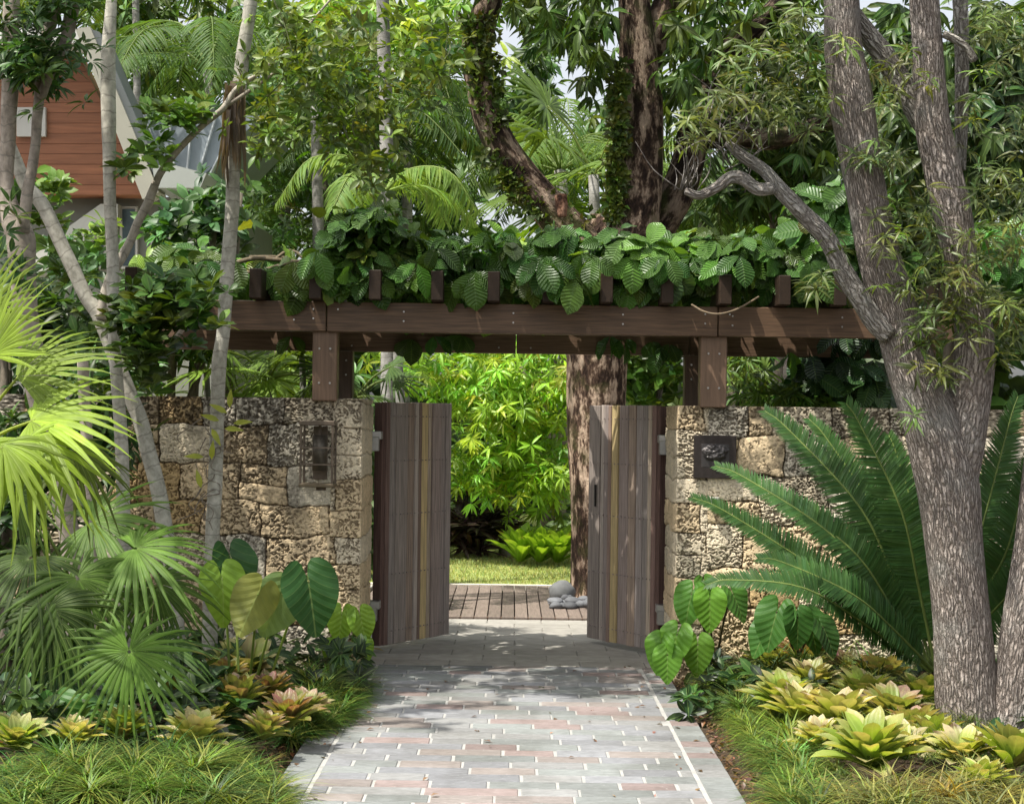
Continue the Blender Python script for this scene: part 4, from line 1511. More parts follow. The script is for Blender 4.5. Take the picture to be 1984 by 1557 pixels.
# ------------------------------------------------------------------ fan palms on the left
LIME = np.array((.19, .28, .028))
fp = thing('fan_palm', 'sunlit yellow green fan palm spilling in from the picture edge', 'palm', (P(-60, 900, 7.7)[0], 7.8, 0))
c0 = P(-70, 930, 7.8)
tk = MB()
tube(tk, [(c0[0], 7.8, -.05), (c0[0] + .02, 7.8, .7), (c0[0], 7.8, c0[2])], [.07, .06, .05], 12, 5, (.12, .08, .05), .15)
tk.build('trunk', M['mango_bark'], fp, True)
for (x, y, d, dx, dy, dz, nx, ny, nz, r, cm, dr, sp) in (
        (60, 815, 7.5, .95, -.2, .25, -.2, -.6, .75, .54, 1.3, .3, 210), (52, 850, 7.35, .5, -.35, -.8, .1, -.75, .65, .43, 1.3, .4, 230), (-20, 690, 7.6, .5, -.1, .85, -.55, -.8, .25, .5, 1.1, .14, 130),
        (-45, 620, 7.8, .45, 0, .9, -.4, -.9, .2, .46, .85, .14, 120), (5, 860, 7.25, .0, -.4, -.85, -.1, -.9, .4, .36, 1.2, .35, 230),
        (30, 730, 7.75, .9, .1, .45, -.4, -.7, .6, .54, 1.0, .22, 140), (140, 870, 7.9, .85, -.2, -.5, .25, -.6, .7, .34, .5, .5, 200)):
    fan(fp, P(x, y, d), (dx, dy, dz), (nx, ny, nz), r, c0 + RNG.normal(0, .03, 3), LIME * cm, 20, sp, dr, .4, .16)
fb = thing('fan_palm', 'darker green fan palm with drooping leaves in front of the lantern wall', 'palm', (P(190, 1200, 8.9)[0], 8.9, 0))
c1 = P(180, 1230, 8.9)
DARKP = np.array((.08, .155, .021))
for (x, y, d, dx, dy, dz, nx, ny, nz, r, cm, dr) in (
        (262, 1062, 8.8, .85, -.2, -.1, .1, -.6, .75, .5, 1.35, .35), (180, 1010, 9.0, .9, -.1, .1, -.1, -.7, .7, .5, 1.1, .35), (150, 1120, 8.6, .45, -.3, -.75, .2, -.8, .5, .48, 1.0, .45),
        (60, 1080, 8.7, -.4, -.3, -.3, -.2, -.7, .6, .5, .6, .5), (300, 1130, 9.2, .6, -.2, -.6, .3, -.8, .5, .42, .8, .45), (90, 1180, 8.5, .1, -.3, -.8, 0, -.9, .4, .45, .6, .4), (30, 960, 8.9, .2, -.2, .5, -.2, -.8, .5, .45, .75, .4)):
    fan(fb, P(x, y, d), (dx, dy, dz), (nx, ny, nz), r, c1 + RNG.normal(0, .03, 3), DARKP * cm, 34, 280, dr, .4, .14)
fc = thing('fan_palm', 'low fan palm showing one wheel shaped green leaf above the front grass', 'palm', G(235, 1420))
c2 = G(225, 1415) + np.array((0, .1, .02))
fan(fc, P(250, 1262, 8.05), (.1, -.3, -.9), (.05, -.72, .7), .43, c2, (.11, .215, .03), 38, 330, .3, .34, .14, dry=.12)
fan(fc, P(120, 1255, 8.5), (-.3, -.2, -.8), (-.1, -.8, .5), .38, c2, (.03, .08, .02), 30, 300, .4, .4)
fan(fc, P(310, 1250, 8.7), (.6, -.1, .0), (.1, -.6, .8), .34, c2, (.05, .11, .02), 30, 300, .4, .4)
# ------------------------------------------------------------------ slender trunks on the left
PALE = np.array((.44, .42, .36))


def crown_fronds(parent, top, n, L, base, el=(.1, 1.0), leaf_len=.42, droop=.35, seed=0, name='frond', T=None, nleaf=46, one=None):
    for k in range(n):
        a = k * 2.39996 + seed
        e = RNG.uniform(*el)
        h = np.array((math.cos(a), math.sin(a), 0))
        p0 = np.asarray(top, float)
        p1 = p0 + h * L * .3 * math.cos(e) + np.array((0, 0, L * .3 * math.sin(e) + .08 * L))
        p2 = p0 + h * L * .68 + np.array((0, 0, L * (.45 * math.sin(e) - .02)))
        p3 = p0 + h * L * .98 + np.array((0, 0, L * (.3 * math.sin(e) - .32)))
        pinnate(parent, [p0, p1, p2, p3], nleaf, leaf_len, .03, 62, (0, 0, 1), np.asarray(base) * RNG.uniform(.75, 1.25), .2, droop, 'palm', .12, T, .016, .4, None, .1, name)


t1 = thing('slender_palm', 'slender grey ringed palm trunk with a dry hanging sheath, left of the lantern', 'tree', (P(406, 1330, 10.3)[0], 10.3, 0))
p1 = [(520, -700, 11), (503, -300, 11.5), (495, -160, 12), (488, -20, 12.5), (478, 60, 13), (470, 110, 13), (464, 170, 14), (456, 240, 14), (451, 320, 13.5), (451, 388, 13.5), (445, 470, 13.5), (440, 530, 13.5), (433, 639, 13), (425, 700, 14), (421, 798, 13.5), (417, 939, 14), (412, 1027, 14), (408, 1150, 14.5), (405, 1335, 16)]
limb(t1, 'trunk', p1, 'pale_bark', PALE, 14, 6, .03, 10.3)
sh = MB()
for k in range(60):
    x0 = RNG.uniform(436, 470)
    y0 = RNG.uniform(155, 215)
    L = RNG.uniform(50, 165)
    b = P(x0, y0, 10.2 + RNG.uniform(-.05, .08))
    inst(sh, leaf_t(lambda t: (1 - t) ** .5 + .1 * math.sin(t * 9), .028, 6, .5, .1), [b], (RNG.normal(0, .06), RNG.normal(0, .05), -1), (RNG.normal(0, .6), -1, 0), px(L, 10.2), np.array((.2, .15, .12)) * RNG.uniform(.4, 1.6), RNG.uniform(.7, 1.6))
sh.build('dry_sheath', M['leaf'], t1, True)
top = P(521, -710, 10.3)
crown_fronds(t1, top, 5, 1.3, (.07, .13, .03), (.1, .9))
rt = MB()
for k in range(16):
    x, y = 408 + RNG.normal(0, 14), RNG.uniform(770, 1000)
    q = [P(x, y, 10.24)]
    for s in range(3):
        q.append(q[-1] + np.array((RNG.normal(0, .05), RNG.normal(0, .01), -RNG.uniform(.01, .08))))
    tube(rt, q, [.004, .003, .003, .002], 5, 4, (.25, .21, .17), 0)
rt.build('aerial_roots', M['pale_bark'], t1, True)
orc = MB()
for k, (x, y) in enumerate([(440, 800), (425, 815), (410, 830), (445, 790), (435, 830), (452, 820), (395, 885), (410, 890), (390, 945)]):
    inst(orc, T_LANCE, [P(x, y, 10.18)], (RNG.normal(0, .7), -.2, RNG.normal(.1, .6)), (0, -1, .4), .12, (.36, .40, .05), 1.4)
orc.build('orchid_leaves', M['leaf'], t1, True)

t2 = thing('slender_palm', 'straight pale trunk crossing the cedar gable at the left', 'tree', (P(246, 1340, 10.0)[0], 10.0, 0))
limb(t2, 'trunk', [(230, -700, 9), (224, -300, 9), (222, -180, 9), (217, -20, 10), (210, 106, 14), (210, 210, 14.5), (212, 300, 13), (213, 388, 12), (218, 494, 12), (219, 586, 12), (224, 700, 12), (236, 868, 13), (239, 1000, 13.5), (243, 1120, 14), (246, 1340, 15)], 'pale_bark', PALE * 1.1, 14, 6, .03, 10.0)
crown_fronds(t2, P(230, -705, 10.0), 3, 1.2, (.07, .13, .03), (.2, .9), seed=1)

t3 = thing('leaning_tree', 'pale leaning trunk with a forked bare branch and leafy rosettes', 'tree', (P(350, 1330, 10.15)[0], 10.15, 0))
limb(t3, 'trunk', [(15, 270, 11), (38, 330, 13), (52, 362, 13.5), (82, 396, 14), (115, 464, 14), (144, 526, 14), (168, 577, 14), (192, 612, 15), (222, 690, 14.5), (250, 760, 15), (272, 815, 15), (290, 886, 15.5), (307, 950, 15.5), (325, 1060, 16), (338, 1180, 16), (350, 1340, 17)], 'pale_bark', PALE, 14, 6, .04, 10.15)
limb(t3, 'branch', [(196, 618, 11), (206, 565, 11), (222, 522, 10), (246, 481, 9), (267, 431, 8.5), (287, 394, 9.5), (306, 345, 7.5), (328, 312, 7), (353, 282, 6.5), (392, 244, 6), (431, 212, 6), (459, 172, 5), (512, 134, 4), (593, 53, 3), (640, 0, 2)], 'pale_bark', (.40, .36, .30), 10, 6, .06, 10.1)
limb(t3, 'branch', [(440, 205, 4), (500, 165, 3.5), (560, 125, 3), (636, 106, 2.5), (700, 88, 2), (760, 85, 1.5)], 'pale_bark', (.3, .26, .21), 7, 5, .05, 10.1)
limb(t3, 'branch', [(214, 612, 5), (255, 567, 4.5), (281, 538, 4), (330, 530, 3.5), (372, 524, 3)], 'pale_bark', (.4, .36, .3), 7, 5, .05, 10.05)
limb(t3, 'branch', [(330, 670, 5), (372, 610, 5), (392, 560, 4)], 'pale_bark', (.35, .3, .26), 7, 5, .05, 10.0)
ros = MB()
RC = (.078, .145, .022)
for (x, y, rx, ry, m, b) in ((325, 245, 55, 45, 15, 1.5), (390, 215, 30, 30, 10, 1.2), (300, 300, 30, 25, 8, 1.5), (250, 330, 15, 20, 4, 1.2), (190, 455, 25, 40, 7, 2.2), (85, 380, 45, 50, 16, 1.6), (25, 395, 30, 50, 10, 1.4), (268, 620, 40, 60, 28, .7),
                          (290, 600, 55, 70, 40, .6), (280, 690, 40, 60, 22, .6), (350, 590, 45, 60, 28, .7), (410, 560, 25, 30, 6, .9), (170, 640, 30, 60, 12, .8), (60, 430, 30, 40, 8, 1.6), (110, 540, 40, 40, 8, 1.2), (425, 640, 15, 20, 3, 1.2)):
    pts = np.array([P(x + rx * RNG.normal(0, .55), y + ry * RNG.normal(0, .55), (9.55 if x >= 240 and y > 500 else 10.5 if (x < 240 and y > 350) else 9.95) + RNG.uniform(-.25, .25)) for _ in range(m)])
    whorls(ros, T_OBOV, pts, (0, -.35, .8) + .4 * randdir(m), 9, .112, np.array(RC) * b, (.1, 1.1), .1, .25, 1.15)
ros.build('leaf_rosettes', M['leaf_dark'], t3, True)
fine = MB()
pts = []
for (x, y, rx, ry, m) in ((560, 160, 90, 110, 100), (680, 220, 70, 110, 100), (760, 170, 80, 100, 70), (620, 60, 120, 60, 80), (850, 110, 60, 80, 50), (720, 330, 40, 50, 30), (520, 260, 40, 60, 30)):
    for k in range(m):
        pts.append(P(x + rx * RNG.normal(0, .5), y + ry * RNG.normal(0, .5), RNG.uniform(9.3, 10.3)))
pts = np.array(pts)
whorls(fine, T_OVAL, pts, (0, -.3, .7) + .7 * randdir(len(pts)), 7, .075, (.11, .17, .03), (-.2, .9), .2, .28, .9)
for k in range(40):
    a = pts[RNG.integers(len(pts))]
    b = pts[np.argsort(np.linalg.norm(pts - a, axis=1))[RNG.integers(4, 30)]]
    tube(fine, [a, (a + b) / 2 + RNG.normal(0, .03, 3), b], [.005, .004, .002], 5, 3, (.14, .11, .08), 0)
fine.build('crown', M['leaf_mid'], t3, True)

t4 = thing('multi_stem_tree', 'pale multi stemmed tree with dark leaf tufts at the left picture edge', 'tree', (P(120, 1300, 9.6)[0], 9.6, 0))
TC = np.array((.36, .31, .26))
limb(t4, 'trunk', [(30, -120, 15), (22, 20, 16), (20, 150, 16), (15, 260, 15), (12, 360, 15), (25, 430, 22), (42, 465, 27), (45, 540, 24), (60, 680, 24), (85, 800, 25), (104, 870, 24), (125, 980, 21), (140, 1080, 20), (155, 1320, 22)], 'pale_bark', TC, 14, 6, .1, 9.6)
limb(t4, 'branch', [(125, -40, 13), (106, 21, 13), (88, 80, 12), (78, 170, 10), (72, 230, 10), (66, 300, 10), (54, 370, 11), (44, 450, 14)], 'pale_bark', TC * .85, 10, 6, .1, 9.55)
limb(t4, 'branch', [(152, -60, 12), (140, 20, 14), (128, 75, 13), (100, 130, 11), (80, 190, 9)], 'pale_bark', TC * .7, 10, 6, .1, 9.5)
limb(t4, 'trunk', [(160, 700, 11), (165, 800, 12), (171, 886, 12), (178, 960, 12.5), (179, 1040, 13), (184, 1130, 14), (190, 1320, 15)], 'pale_bark', TC * 1.15, 12, 6, .06, 9.9)
tl4 = MB()
pts = np.array([P(75 + 42 * RNG.normal(), 115 + 32 * RNG.normal(), 9.5 + RNG.uniform(-.3, .2)) for _ in range(95)] + [P(110 + 60 * RNG.normal(), 5 + 22 * RNG.normal(), 9.5 + RNG.uniform(-.3, .2)) for _ in range(40)] + [P(20 + 20 * RNG.normal(), 470 + 40 * RNG.normal(), 9.4) for _ in range(7)])
whorls(tl4, T_LANCE, pts, (0, -.4, .7) + .5 * randdir(len(pts)), 9, .115, (.06, .13, .03), (-.1, .9), .15, .3, 1.2)
pts = in_ellipsoid(130, (-4.2, 8.2, 5.9), (1.7, 1.4, .7), .9)[0]
whorls(tl4, T_LANCE, pts, (0, -.4, .7) + .5 * randdir(len(pts)), 9, .2, (.05, .1, .025), (-.1, .9), .15, .3, 1.3)
tl4.build('crown', M['leaf_dark'], t4, True)

# ------------------------------------------------------------------ vine on the pergola
vn = thing('climbing_vine', 'large leaved vine covering the top of the pergola', 'vine', (0, 11.4, 2.58))
prof_x = [250, 300, 350, 420, 480, 560, 620, 670, 700, 740, 790, 850, 900, 950, 1010, 1080, 1130, 1180, 1230, 1290, 1340, 1400, 1460, 1520, 1570, 1610, 1650, 1700, 1760]
prof_y = [490, 450, 430, 470, 490, 490, 470, 400, 372, 380, 425, 430, 440, 415, 430, 418, 425, 400, 440, 450, 430, 410, 440, 420, 390, 350, 345, 420, 450]
nodes, axes, sizes = [], [], []
for k in range(560):
    x = RNG.uniform(250, 1760) if k % 5 else RNG.normal(720, 60)
    ytop = np.interp(x, prof_x, prof_y) + 25
    y = ytop + (548 - ytop) * RNG.random() ** 1.1
    d = RNG.uniform(10.98, 12.3) if (RNG.random() < .45 or x < 640) else RNG.uniform(10.85, 11.1)
    q = P(x, y, 11.0)
    q = np.array((q[0], d, q[2] if d < 11.2 else max(2.5, q[2])))
    nodes.append(q)
    axes.append((RNG.normal(0, .35), -.45 + RNG.normal(0, .35), .75))
nodes = np.array(nodes)
vm = MB()
VC = (.062, .145, .022)


T_VINE_B = leaf_t(ell, .27, 7, .12, .5, .2)
T_VINE_C = leaf_t(obov, .34, 7, .35, .12, -.18)


def whorl_vine(cen, ax, n, size, base, lift=(0, .5), droop=.7):
    m = np.arange(len(cen)) % 3
    for j, (T, s) in enumerate(((T_VINE, 1.0), (T_VINE_B, .9), (T_VINE_C, .72))):
        whorls(vm, T, np.asarray(cen)[m == j], np.asarray(ax)[m == j], n, size * s, base, lift, droop, .32, 1.0)


whorl_vine(nodes[:440], np.array(axes[:440]), 6, .182, VC)
whorl_vine(nodes[440:], np.array(axes[440:]), 6, .18, (.14, .28, .045), (.1, .8), .45)
hang = np.array([P(RNG.uniform(300, 1640), RNG.uniform(495, 545), 10.76 + RNG.uniform(-.05, .5)) for _ in range(95)])
whorls(vm, T_VINE, hang, (0, -.7, .5) + .3 * randdir(len(hang)), 3, .23, VC, (0, .3), 1.3, .25)
lip = np.array([P(RNG.uniform(300, 1640), RNG.uniform(478, 512), RNG.uniform(10.62, 10.74)) for _ in range(18)])
whorls(vm, T_VINE, lip, (0, -.7, .5) + .3 * randdir(18), 3, .19, VC, (0, .3), 1.1, .3)
under = np.array([P(x + RNG.normal(0, 12), y, 12.0) for x, y in ((790, 655), (850, 650), (905, 648), (1210, 655), (1260, 660), (1300, 665), (1540, 680), (560, 650), (1190, 650), (1290, 672))])
whorls(vm, T_VINE, under, (0, -.7, .5) + .3 * randdir(len(under)), 3, .17, VC, (0, .2), 1.6, .25)
mid_ = np.array([P(RNG.uniform(700, 1650), RNG.uniform(540, 600), RNG.uniform(11.25, 12.0)) for _ in range(90)])
whorls(vm, T_VINE, mid_, (0, -.7, .5) + .4 * randdir(90), 4, .18, (.12, .24, .03), (0, .4), 1.0, .3)
rt_ = np.array([P(RNG.uniform(1560, 1720), RNG.uniform(640, 790), RNG.uniform(11.95, 12.6)) for _ in range(55)])
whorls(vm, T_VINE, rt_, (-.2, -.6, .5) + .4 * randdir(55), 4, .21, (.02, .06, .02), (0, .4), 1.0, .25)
rr_ = np.array([P(RNG.uniform(1860, 2080), RNG.uniform(425, 600), RNG.uniform(11, 12)) for _ in range(60)] + [P(RNG.uniform(1560, 1690), RNG.uniform(345, 450), RNG.uniform(10.7, 11.6)) for _ in range(34)])
whorl_vine(rr_, np.array((0, -.5, .7)) + .4 * randdir(len(rr_)), 6, .21, (.07, .18, .03))
old = np.array([P(RNG.uniform(320, 1640), RNG.uniform(400, 560), RNG.uniform(10.8, 11.3)) for _ in range(26)])
whorls(vm, T_VINE_C, old, (0, -.6, .5) + .5 * randdir(26), 1, .15, (.16, .22, .03), (0, .3), .9, .4)
vm.build('foliage', M['vine'], vn, True)
vs = MB()
for k in range(22):
    x = RNG.uniform(260, 1300)
    d = RNG.uniform(11.1, 12.1)
    q = []
    z = 2.58 + RNG.uniform(0, .12)
    for s in range(6):
        p = P(x + s * 70, 560, 11)
        q.append((p[0], d + RNG.normal(0, .08), z + RNG.normal(0, .05)))
    tube(vs, q, np.linspace(.016, .008, 6), 7, 5, (.14, .11, .07), .1)
tube(vs, [P(1340, 590, 10.75), P(1365, 604, 10.7), P(1395, 608, 10.68), P(1430, 598, 10.72), P(1470, 575, 10.8)], .007, 6, 5, (.2, .15, .1), .1)
vs.build('stem', M['pale_bark'], vn, True)

# ------------------------------------------------------------------ the mango tree behind the gate
DM = 15.7
mg = thing('mango_tree', 'massive dark mottled tree behind the gate, forking above the vine', 'tree', (P(1165, 1165, DM)[0], DM, 0))
MC = np.array((.19, .155, .128))
limb(mg, 'trunk', [(1172, 1185, 84), (1168, 1150, 66), (1164, 1080, 60), (1162, 980, 58), (1158, 850, 58), (1157, 700, 61), (1165, 560, 68), (1175, 480, 66), (1190, 430, 50)], 'mango_bark', MC * 1.7, 22, 8, .07, DM)
limb(mg, 'branch', [(1150, 520, 50), (1115, 465, 44), (1062, 402, 38), (1012, 345, 36), (975, 290, 34), (948, 230, 32), (935, 170, 31), (922, 100, 30), (935, 40, 29), (950, -30, 29), (950, -220, 26)], 'mango_bark', MC, 18, 7, .1, DM - .2)
limb(mg, 'branch', [(1190, 520, 60), (1215, 450, 58), (1232, 380, 50), (1240, 300, 44), (1245, 200, 38), (1240, 120, 37), (1232, 40, 32), (1225, -60, 28), (1220, -220, 24)], 'mango_bark', MC, 18, 7, .08, DM - .1)
limb(mg, 'branch', [(1246, 190, 26), (1262, 110, 28), (1280, 40, 26), (1300, -40, 24), (1320, -200, 20)], 'mango_bark', MC * .9, 14, 7, .08, DM)
limb(mg, 'branch', [(1210, 520, 50), (1270, 440, 42), (1312, 370, 36), (1335, 300, 33), (1348, 225, 30), (1372, 150, 27), (1420, 90, 24), (1490, 30, 20), (1560, -60, 16)], 'mango_bark', MC * .6, 14, 7, .12, DM + .2)
limb(mg, 'branch', [(1330, 270, 22), (1420, 262, 24), (1490, 270, 22), (1560, 250, 18), (1650, 220, 14)], 'mango_bark', MC * .5, 12, 6, .15, DM + .3)
limb(mg, 'branch', [(1090, 420, 9), (1088, 395, 12), (1086, 378, 12)], 'mango_bark', (.2, .12, .09), 10, 5, .1, DM - .6)
ms = MB()
for (x0, y0, x1, y1, w_, m) in ((985, 330, 1130, 470, 30, 130), (1200, 120, 1190, 430, 14, 190), (930, 30, 960, 260, 26, 110), (905, 40, 930, 200, 10, 50), (940, 300, 1050, 420, 22, 70)):
    t = RNG.random(m)
    pts = np.array([P(x0 + (x1 - x0) * a + RNG.normal(0, w_ * .5), y0 + (y1 - y0) * a + RNG.normal(0, 8), DM - .32) for a in t])
    whorls(ms, T_SMALL, pts, (0, -.8, .3) + .6 * randdir(m), 6, .085, (.08, .12, .015), (0, .8), .3, .35)
ms.build('climbing_fern', M['leaf'], mg, True)
mc = MB()
pts, base = [], []
for (x, y, rx, ry, m, d0, d1) in ((1120, 40, 70, 70, 75, 14.6, 17), (1150, 130, 40, 40, 16, 16.2, 17), (1350, 110, 70, 120, 85, 14.6, 17.5), (1480, 60, 120, 100, 150, 15.5, 18), (1180, -110, 240, 50, 150, 13.5, 17), (1440, 190, 90, 80, 70, 16.2, 18),
                    (1290, 20, 40, 80, 30, 16.2, 17.5), (870, -90, 120, 40, 50, 14, 17), (1560, 180, 80, 140, 140, 16, 18), (1020, 10, 40, 60, 18, 16.2, 17.5)):
    for k in range(m):
        pts.append(P(x + rx * RNG.normal(0, .6), y + ry * RNG.normal(0, .6), RNG.uniform(d0, d1)))
pts = np.array(pts)
whorls(mc, T_MANGO, pts, (0, -.2, .5) + .5 * randdir(len(pts)), 9, .21, (.058, .11, .016), (-.4, .6), 1.0, .3, 1.0)
mc.build('crown', M['leaf_dark'], mg, True)

# ------------------------------------------------------------------ beyond the gate
ls = thing('lime_shrub', 'tall bright lime green shrub with drooping narrow leaves beyond the lawn', 'shrub', (P(960, 1080, 20.2)[0], 20.2, 0.02))
lm = MB()
pts = []
for (x, y, rx, ry, m) in ((960, 760, 110, 80, 220), (900, 720, 70, 50, 70), (1050, 800, 50, 130, 110), (930, 900, 60, 50, 60), (1030, 915, 80, 50, 90), (880, 930, 30, 45, 25), (980, 870, 100, 60, 50), (800, 700, 60, 30, 40), (1090, 730, 40, 60, 40)):
    for k in range(max(2, m // 5)):
        c = P(x + rx * RNG.normal(0, .55), y + ry * RNG.normal(0, .55), 19.6 + RNG.uniform(-.9, .9))
        pts += list(c + RNG.normal(0, 1, (8, 3)) * (.16, .16, .07))
pts = np.array(pts)
whorls(lm, T_LANCE, pts, (0, -.35, .5) + .4 * randdir(len(pts)), 8, .165, (.30, .50, .045), (-.2, .7), .6, .22, .95)
lm.build('crown', M['leaf_mid'], ls, True)
limb(ls, 'trunk', [(1086, 850, 5), (1050, 770, 5), (1000, 700, 4), (960, 660, 3)], 'pale_bark', (.4, .36, .28), 8, 5, .05, 19.6)
limb(ls, 'trunk', [(980, 1085, 9), (985, 960, 8), (1000, 850, 6), (1060, 700, 5)], 'pale_bark', (.3, .27, .2), 8, 5, .05, 20.2)

cdl = thing('purple_cordyline', 'dark purple strap leaved clump at the lawn edge', 'plant', (P(915, 1095, 20.2)[0], 20.2, 0.02))
cm = MB()
pts = in_ellipsoid(34, (P(915, 1060, 20.2)[0], 20.2, .25), (.4, .35, .22))[0]
whorls(cm, leaf_t(strap, .05, 5, .3, .35), pts, (0, -.2, 1) + .4 * randdir(34), 14, .5, (.06, .04, .036), (.2, 1.6), 0, .35, 1.0)
cm.build('leaves', M['leaf_dark'], cdl, True)
for k, (x, y, lab) in enumerate(((1008, 1060, 'lime rosette plant next to the purple clump beyond the lawn'), (1045, 1062, 'brightest lime rosette plant at the middle of the lawn edge'), (1080, 1058, 'lime rosette plant nearest the mango trunk beyond the lawn'))):
    q = P(x, y, 19.0)
    o = bromeliad_mesh(90 + k, (.24, .42, .04), (.34, .5, .08), 26, .95).build('rosette_plant', M['brom'], None, True)
    o.location = (q[0], 19.0, .03)
    o.scale = (1.6, 1.6, 1.9)
    tag(o, lab, 'plant', 'rosette plants beyond the lawn')
bn = thing('banana_plant', 'blue green broad leaved plant among the lime shrub', 'plant', (P(975, 1080, 20.3)[0], 20.3, .02))
T_BAN = leaf_t(ell, .26, 8, .25, .4, .1)
bm_ = MB()
for (x, y, dx, dz) in ((985, 890, .2, 1), (945, 895, -.4, .9), (1000, 860, .6, .7), (900, 850, -.7, .5), (965, 900, .0, .4)):
    inst(bm_, T_BAN, [P(x, y + 60, 20.1)], (dx, -.2, dz), (0, -1, .3), .62, (.09, .2, .08))
bm_.build('leaves', M['vine'], bn, True)
tube_ = MB()
tube(tube_, [(P(975, 1080, 20.3)[0], 20.3, 0), P(975, 960, 20.2)], [.06, .04], 10, 4, (.2, .25, .1), 0)
tube_.build('trunk', M['pale_bark'], bn, True)


def bush(name, label, cat, blobs, T, size, base, mat='leaf', n=8, lift=(-.1, .9), droop=.3, wid=1.0, stem_px=None, var=.28, group=None, d0=None, axis=(0, -.35, .7)):
    x, y, d = blobs[0][0], blobs[0][1], blobs[0][5]
    gx_ = P(x, y, d)
    t = thing(name, label, cat, (gx_[0], d, 0), group)
    mb = MB()
    for (x, y, rx, ry, m, d, dd) in blobs:
        pts = np.array([P(x + rx * RNG.normal(0, .55), y + ry * RNG.normal(0, .55), d + RNG.uniform(-dd, dd)) for _ in range(m)])
        whorls(mb, T, pts, np.array(axis) + .55 * randdir(m), n, size, base, lift, droop, var, wid)
    mb.build('crown', M[mat], t, True)
    s = MB()
    zt = max(.3, gx_[2])
    for k in range(3):
        q = np.array((gx_[0] + RNG.normal(0, .1), d + RNG.normal(0, .05), 0))
        tube(s, [q, q * .5 + gx_ * .5 + RNG.normal(0, .08, 3) * (1, .5, 0), gx_ + RNG.normal(0, .15, 3)], [.06 if zt > 2 else .025, .045 if zt > 2 else .02, .02 if zt > 2 else .01], 8, 5, (.2, .17, .13), .08)
    s.build('trunk', M['pale_bark'], t, True)
    return t


bush('green_shrub', 'bushy mid green shrub right of the mottled trunk behind the gate', 'shrub', [(1265, 740, 60, 60, 90, 18.5, .6), (1250, 690, 60, 30, 40, 18.5, .5), (1300, 960, 25, 90, 60, 17.0, .4)], T_SMALL, .16, (.075, .15, .02))
bush('green_shrub', 'dark green shrub behind the gate leaf of the lantern wall', 'shrub', [(712, 900, 20, 100, 60, 14.6, .4), (716, 1040, 14, 60, 30, 14.6, .3)], T_LANCE, .22, (.07, .14, .025))
bush('green_shrub', 'low dark shrub filling the lawn edge behind the purple clump', 'shrub', [(960, 1040, 150, 25, 90, 21.8, .4), (800, 1010, 100, 60, 60, 21.5, .4), (1200, 1000, 90, 60, 60, 21.5, .4)], T_OVAL, .2, (.11, .2, .03))
bush('fern_bush', 'light green ferny bush on the top of the wall with the plaque', 'shrub', [(1500, 765, 45, 22, 55, 12.3, .25), (1440, 690, 40, 50, 50, 13.2, .3), (1560, 770, 40, 14, 22, 12.2, .2)], T_NARROW, .15, (.11, .2, .03), n=10)
bush('broadleaf_tree', 'bright yellow green tree high behind the fine twigs at top centre left', 'tree', [(620, 40, 150, 70, 130, 22, 1.2), (800, 60, 110, 110, 150, 23, 1), (860, 200, 60, 90, 60, 23.5, .8), (700, 200, 110, 100, 90, 21.5, 1)], T_MANGO, .3, (.2, .32, .035), droop=.8)
bush('broadleaf_tree', 'fine leaved mid green tree right of the slender ringed palm trunk', 'tree', [(560, 370, 90, 100, 150, 22.5, .9), (500, 250, 60, 90, 80, 23, .8), (680, 420, 80, 60, 90, 22, .7), (560, 460, 100, 40, 60, 21.6, .5)], T_LANCE, .2, (.085, .17, .03))
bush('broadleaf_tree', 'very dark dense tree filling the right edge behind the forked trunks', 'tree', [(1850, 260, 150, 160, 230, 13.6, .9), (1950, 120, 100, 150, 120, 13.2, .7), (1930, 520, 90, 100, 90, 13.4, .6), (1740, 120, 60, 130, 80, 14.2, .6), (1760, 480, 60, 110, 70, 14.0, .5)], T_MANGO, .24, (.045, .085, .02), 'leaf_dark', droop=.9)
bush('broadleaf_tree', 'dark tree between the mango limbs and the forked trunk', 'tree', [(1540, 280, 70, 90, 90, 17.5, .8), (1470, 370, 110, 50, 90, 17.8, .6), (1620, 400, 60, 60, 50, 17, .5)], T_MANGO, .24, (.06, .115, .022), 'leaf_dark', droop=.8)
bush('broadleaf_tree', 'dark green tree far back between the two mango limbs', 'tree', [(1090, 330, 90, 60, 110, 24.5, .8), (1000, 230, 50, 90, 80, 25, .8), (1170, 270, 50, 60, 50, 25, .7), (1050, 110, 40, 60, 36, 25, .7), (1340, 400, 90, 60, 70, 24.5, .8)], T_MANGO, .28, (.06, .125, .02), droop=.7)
bush('broadleaf_tree', 'dark green tree at the back left of the left mango limb', 'tree', [(760, 330, 90, 80, 130, 24.5, .9), (850, 420, 90, 50, 70, 24, .8), (640, 340, 80, 80, 80, 25, .8), (480, 400, 80, 80, 60, 24.5, .8)], T_LANCE, .26, (.05, .11, .02), droop=.6)
bush('broadleaf_tree', 'mid green tree at the back right, seen beside the lichened branch', 'tree', [(1420, 440, 130, 40, 80, 20.5, .7), (1560, 330, 90, 60, 60, 21, .8), (1340, 520, 160, 70, 80, 20, .7)], T_LANCE, .24, (.1, .18, .03))
bush('broadleaf_tree', 'green tree behind the house roof at the upper left', 'tree', [(90, -20, 160, 60, 90, 24, 1), (300, 120, 70, 120, 110, 23, 1), (420, 60, 80, 90, 80, 22.5, 1), (240, 10, 80, 50, 50, 23, 1)], T_MANGO, .32, (.1, .18, .035), droop=.6)
bush('broadleaf_tree', 'green shrub against the house wall below the cedar gable', 'shrub', [(420, 420, 50, 70, 60, 13.5, .4), (330, 440, 40, 40, 40, 13.2, .4), (160, 500, 60, 30, 30, 13.4, .3)], T_OVAL, .14, (.05, .12, .025))

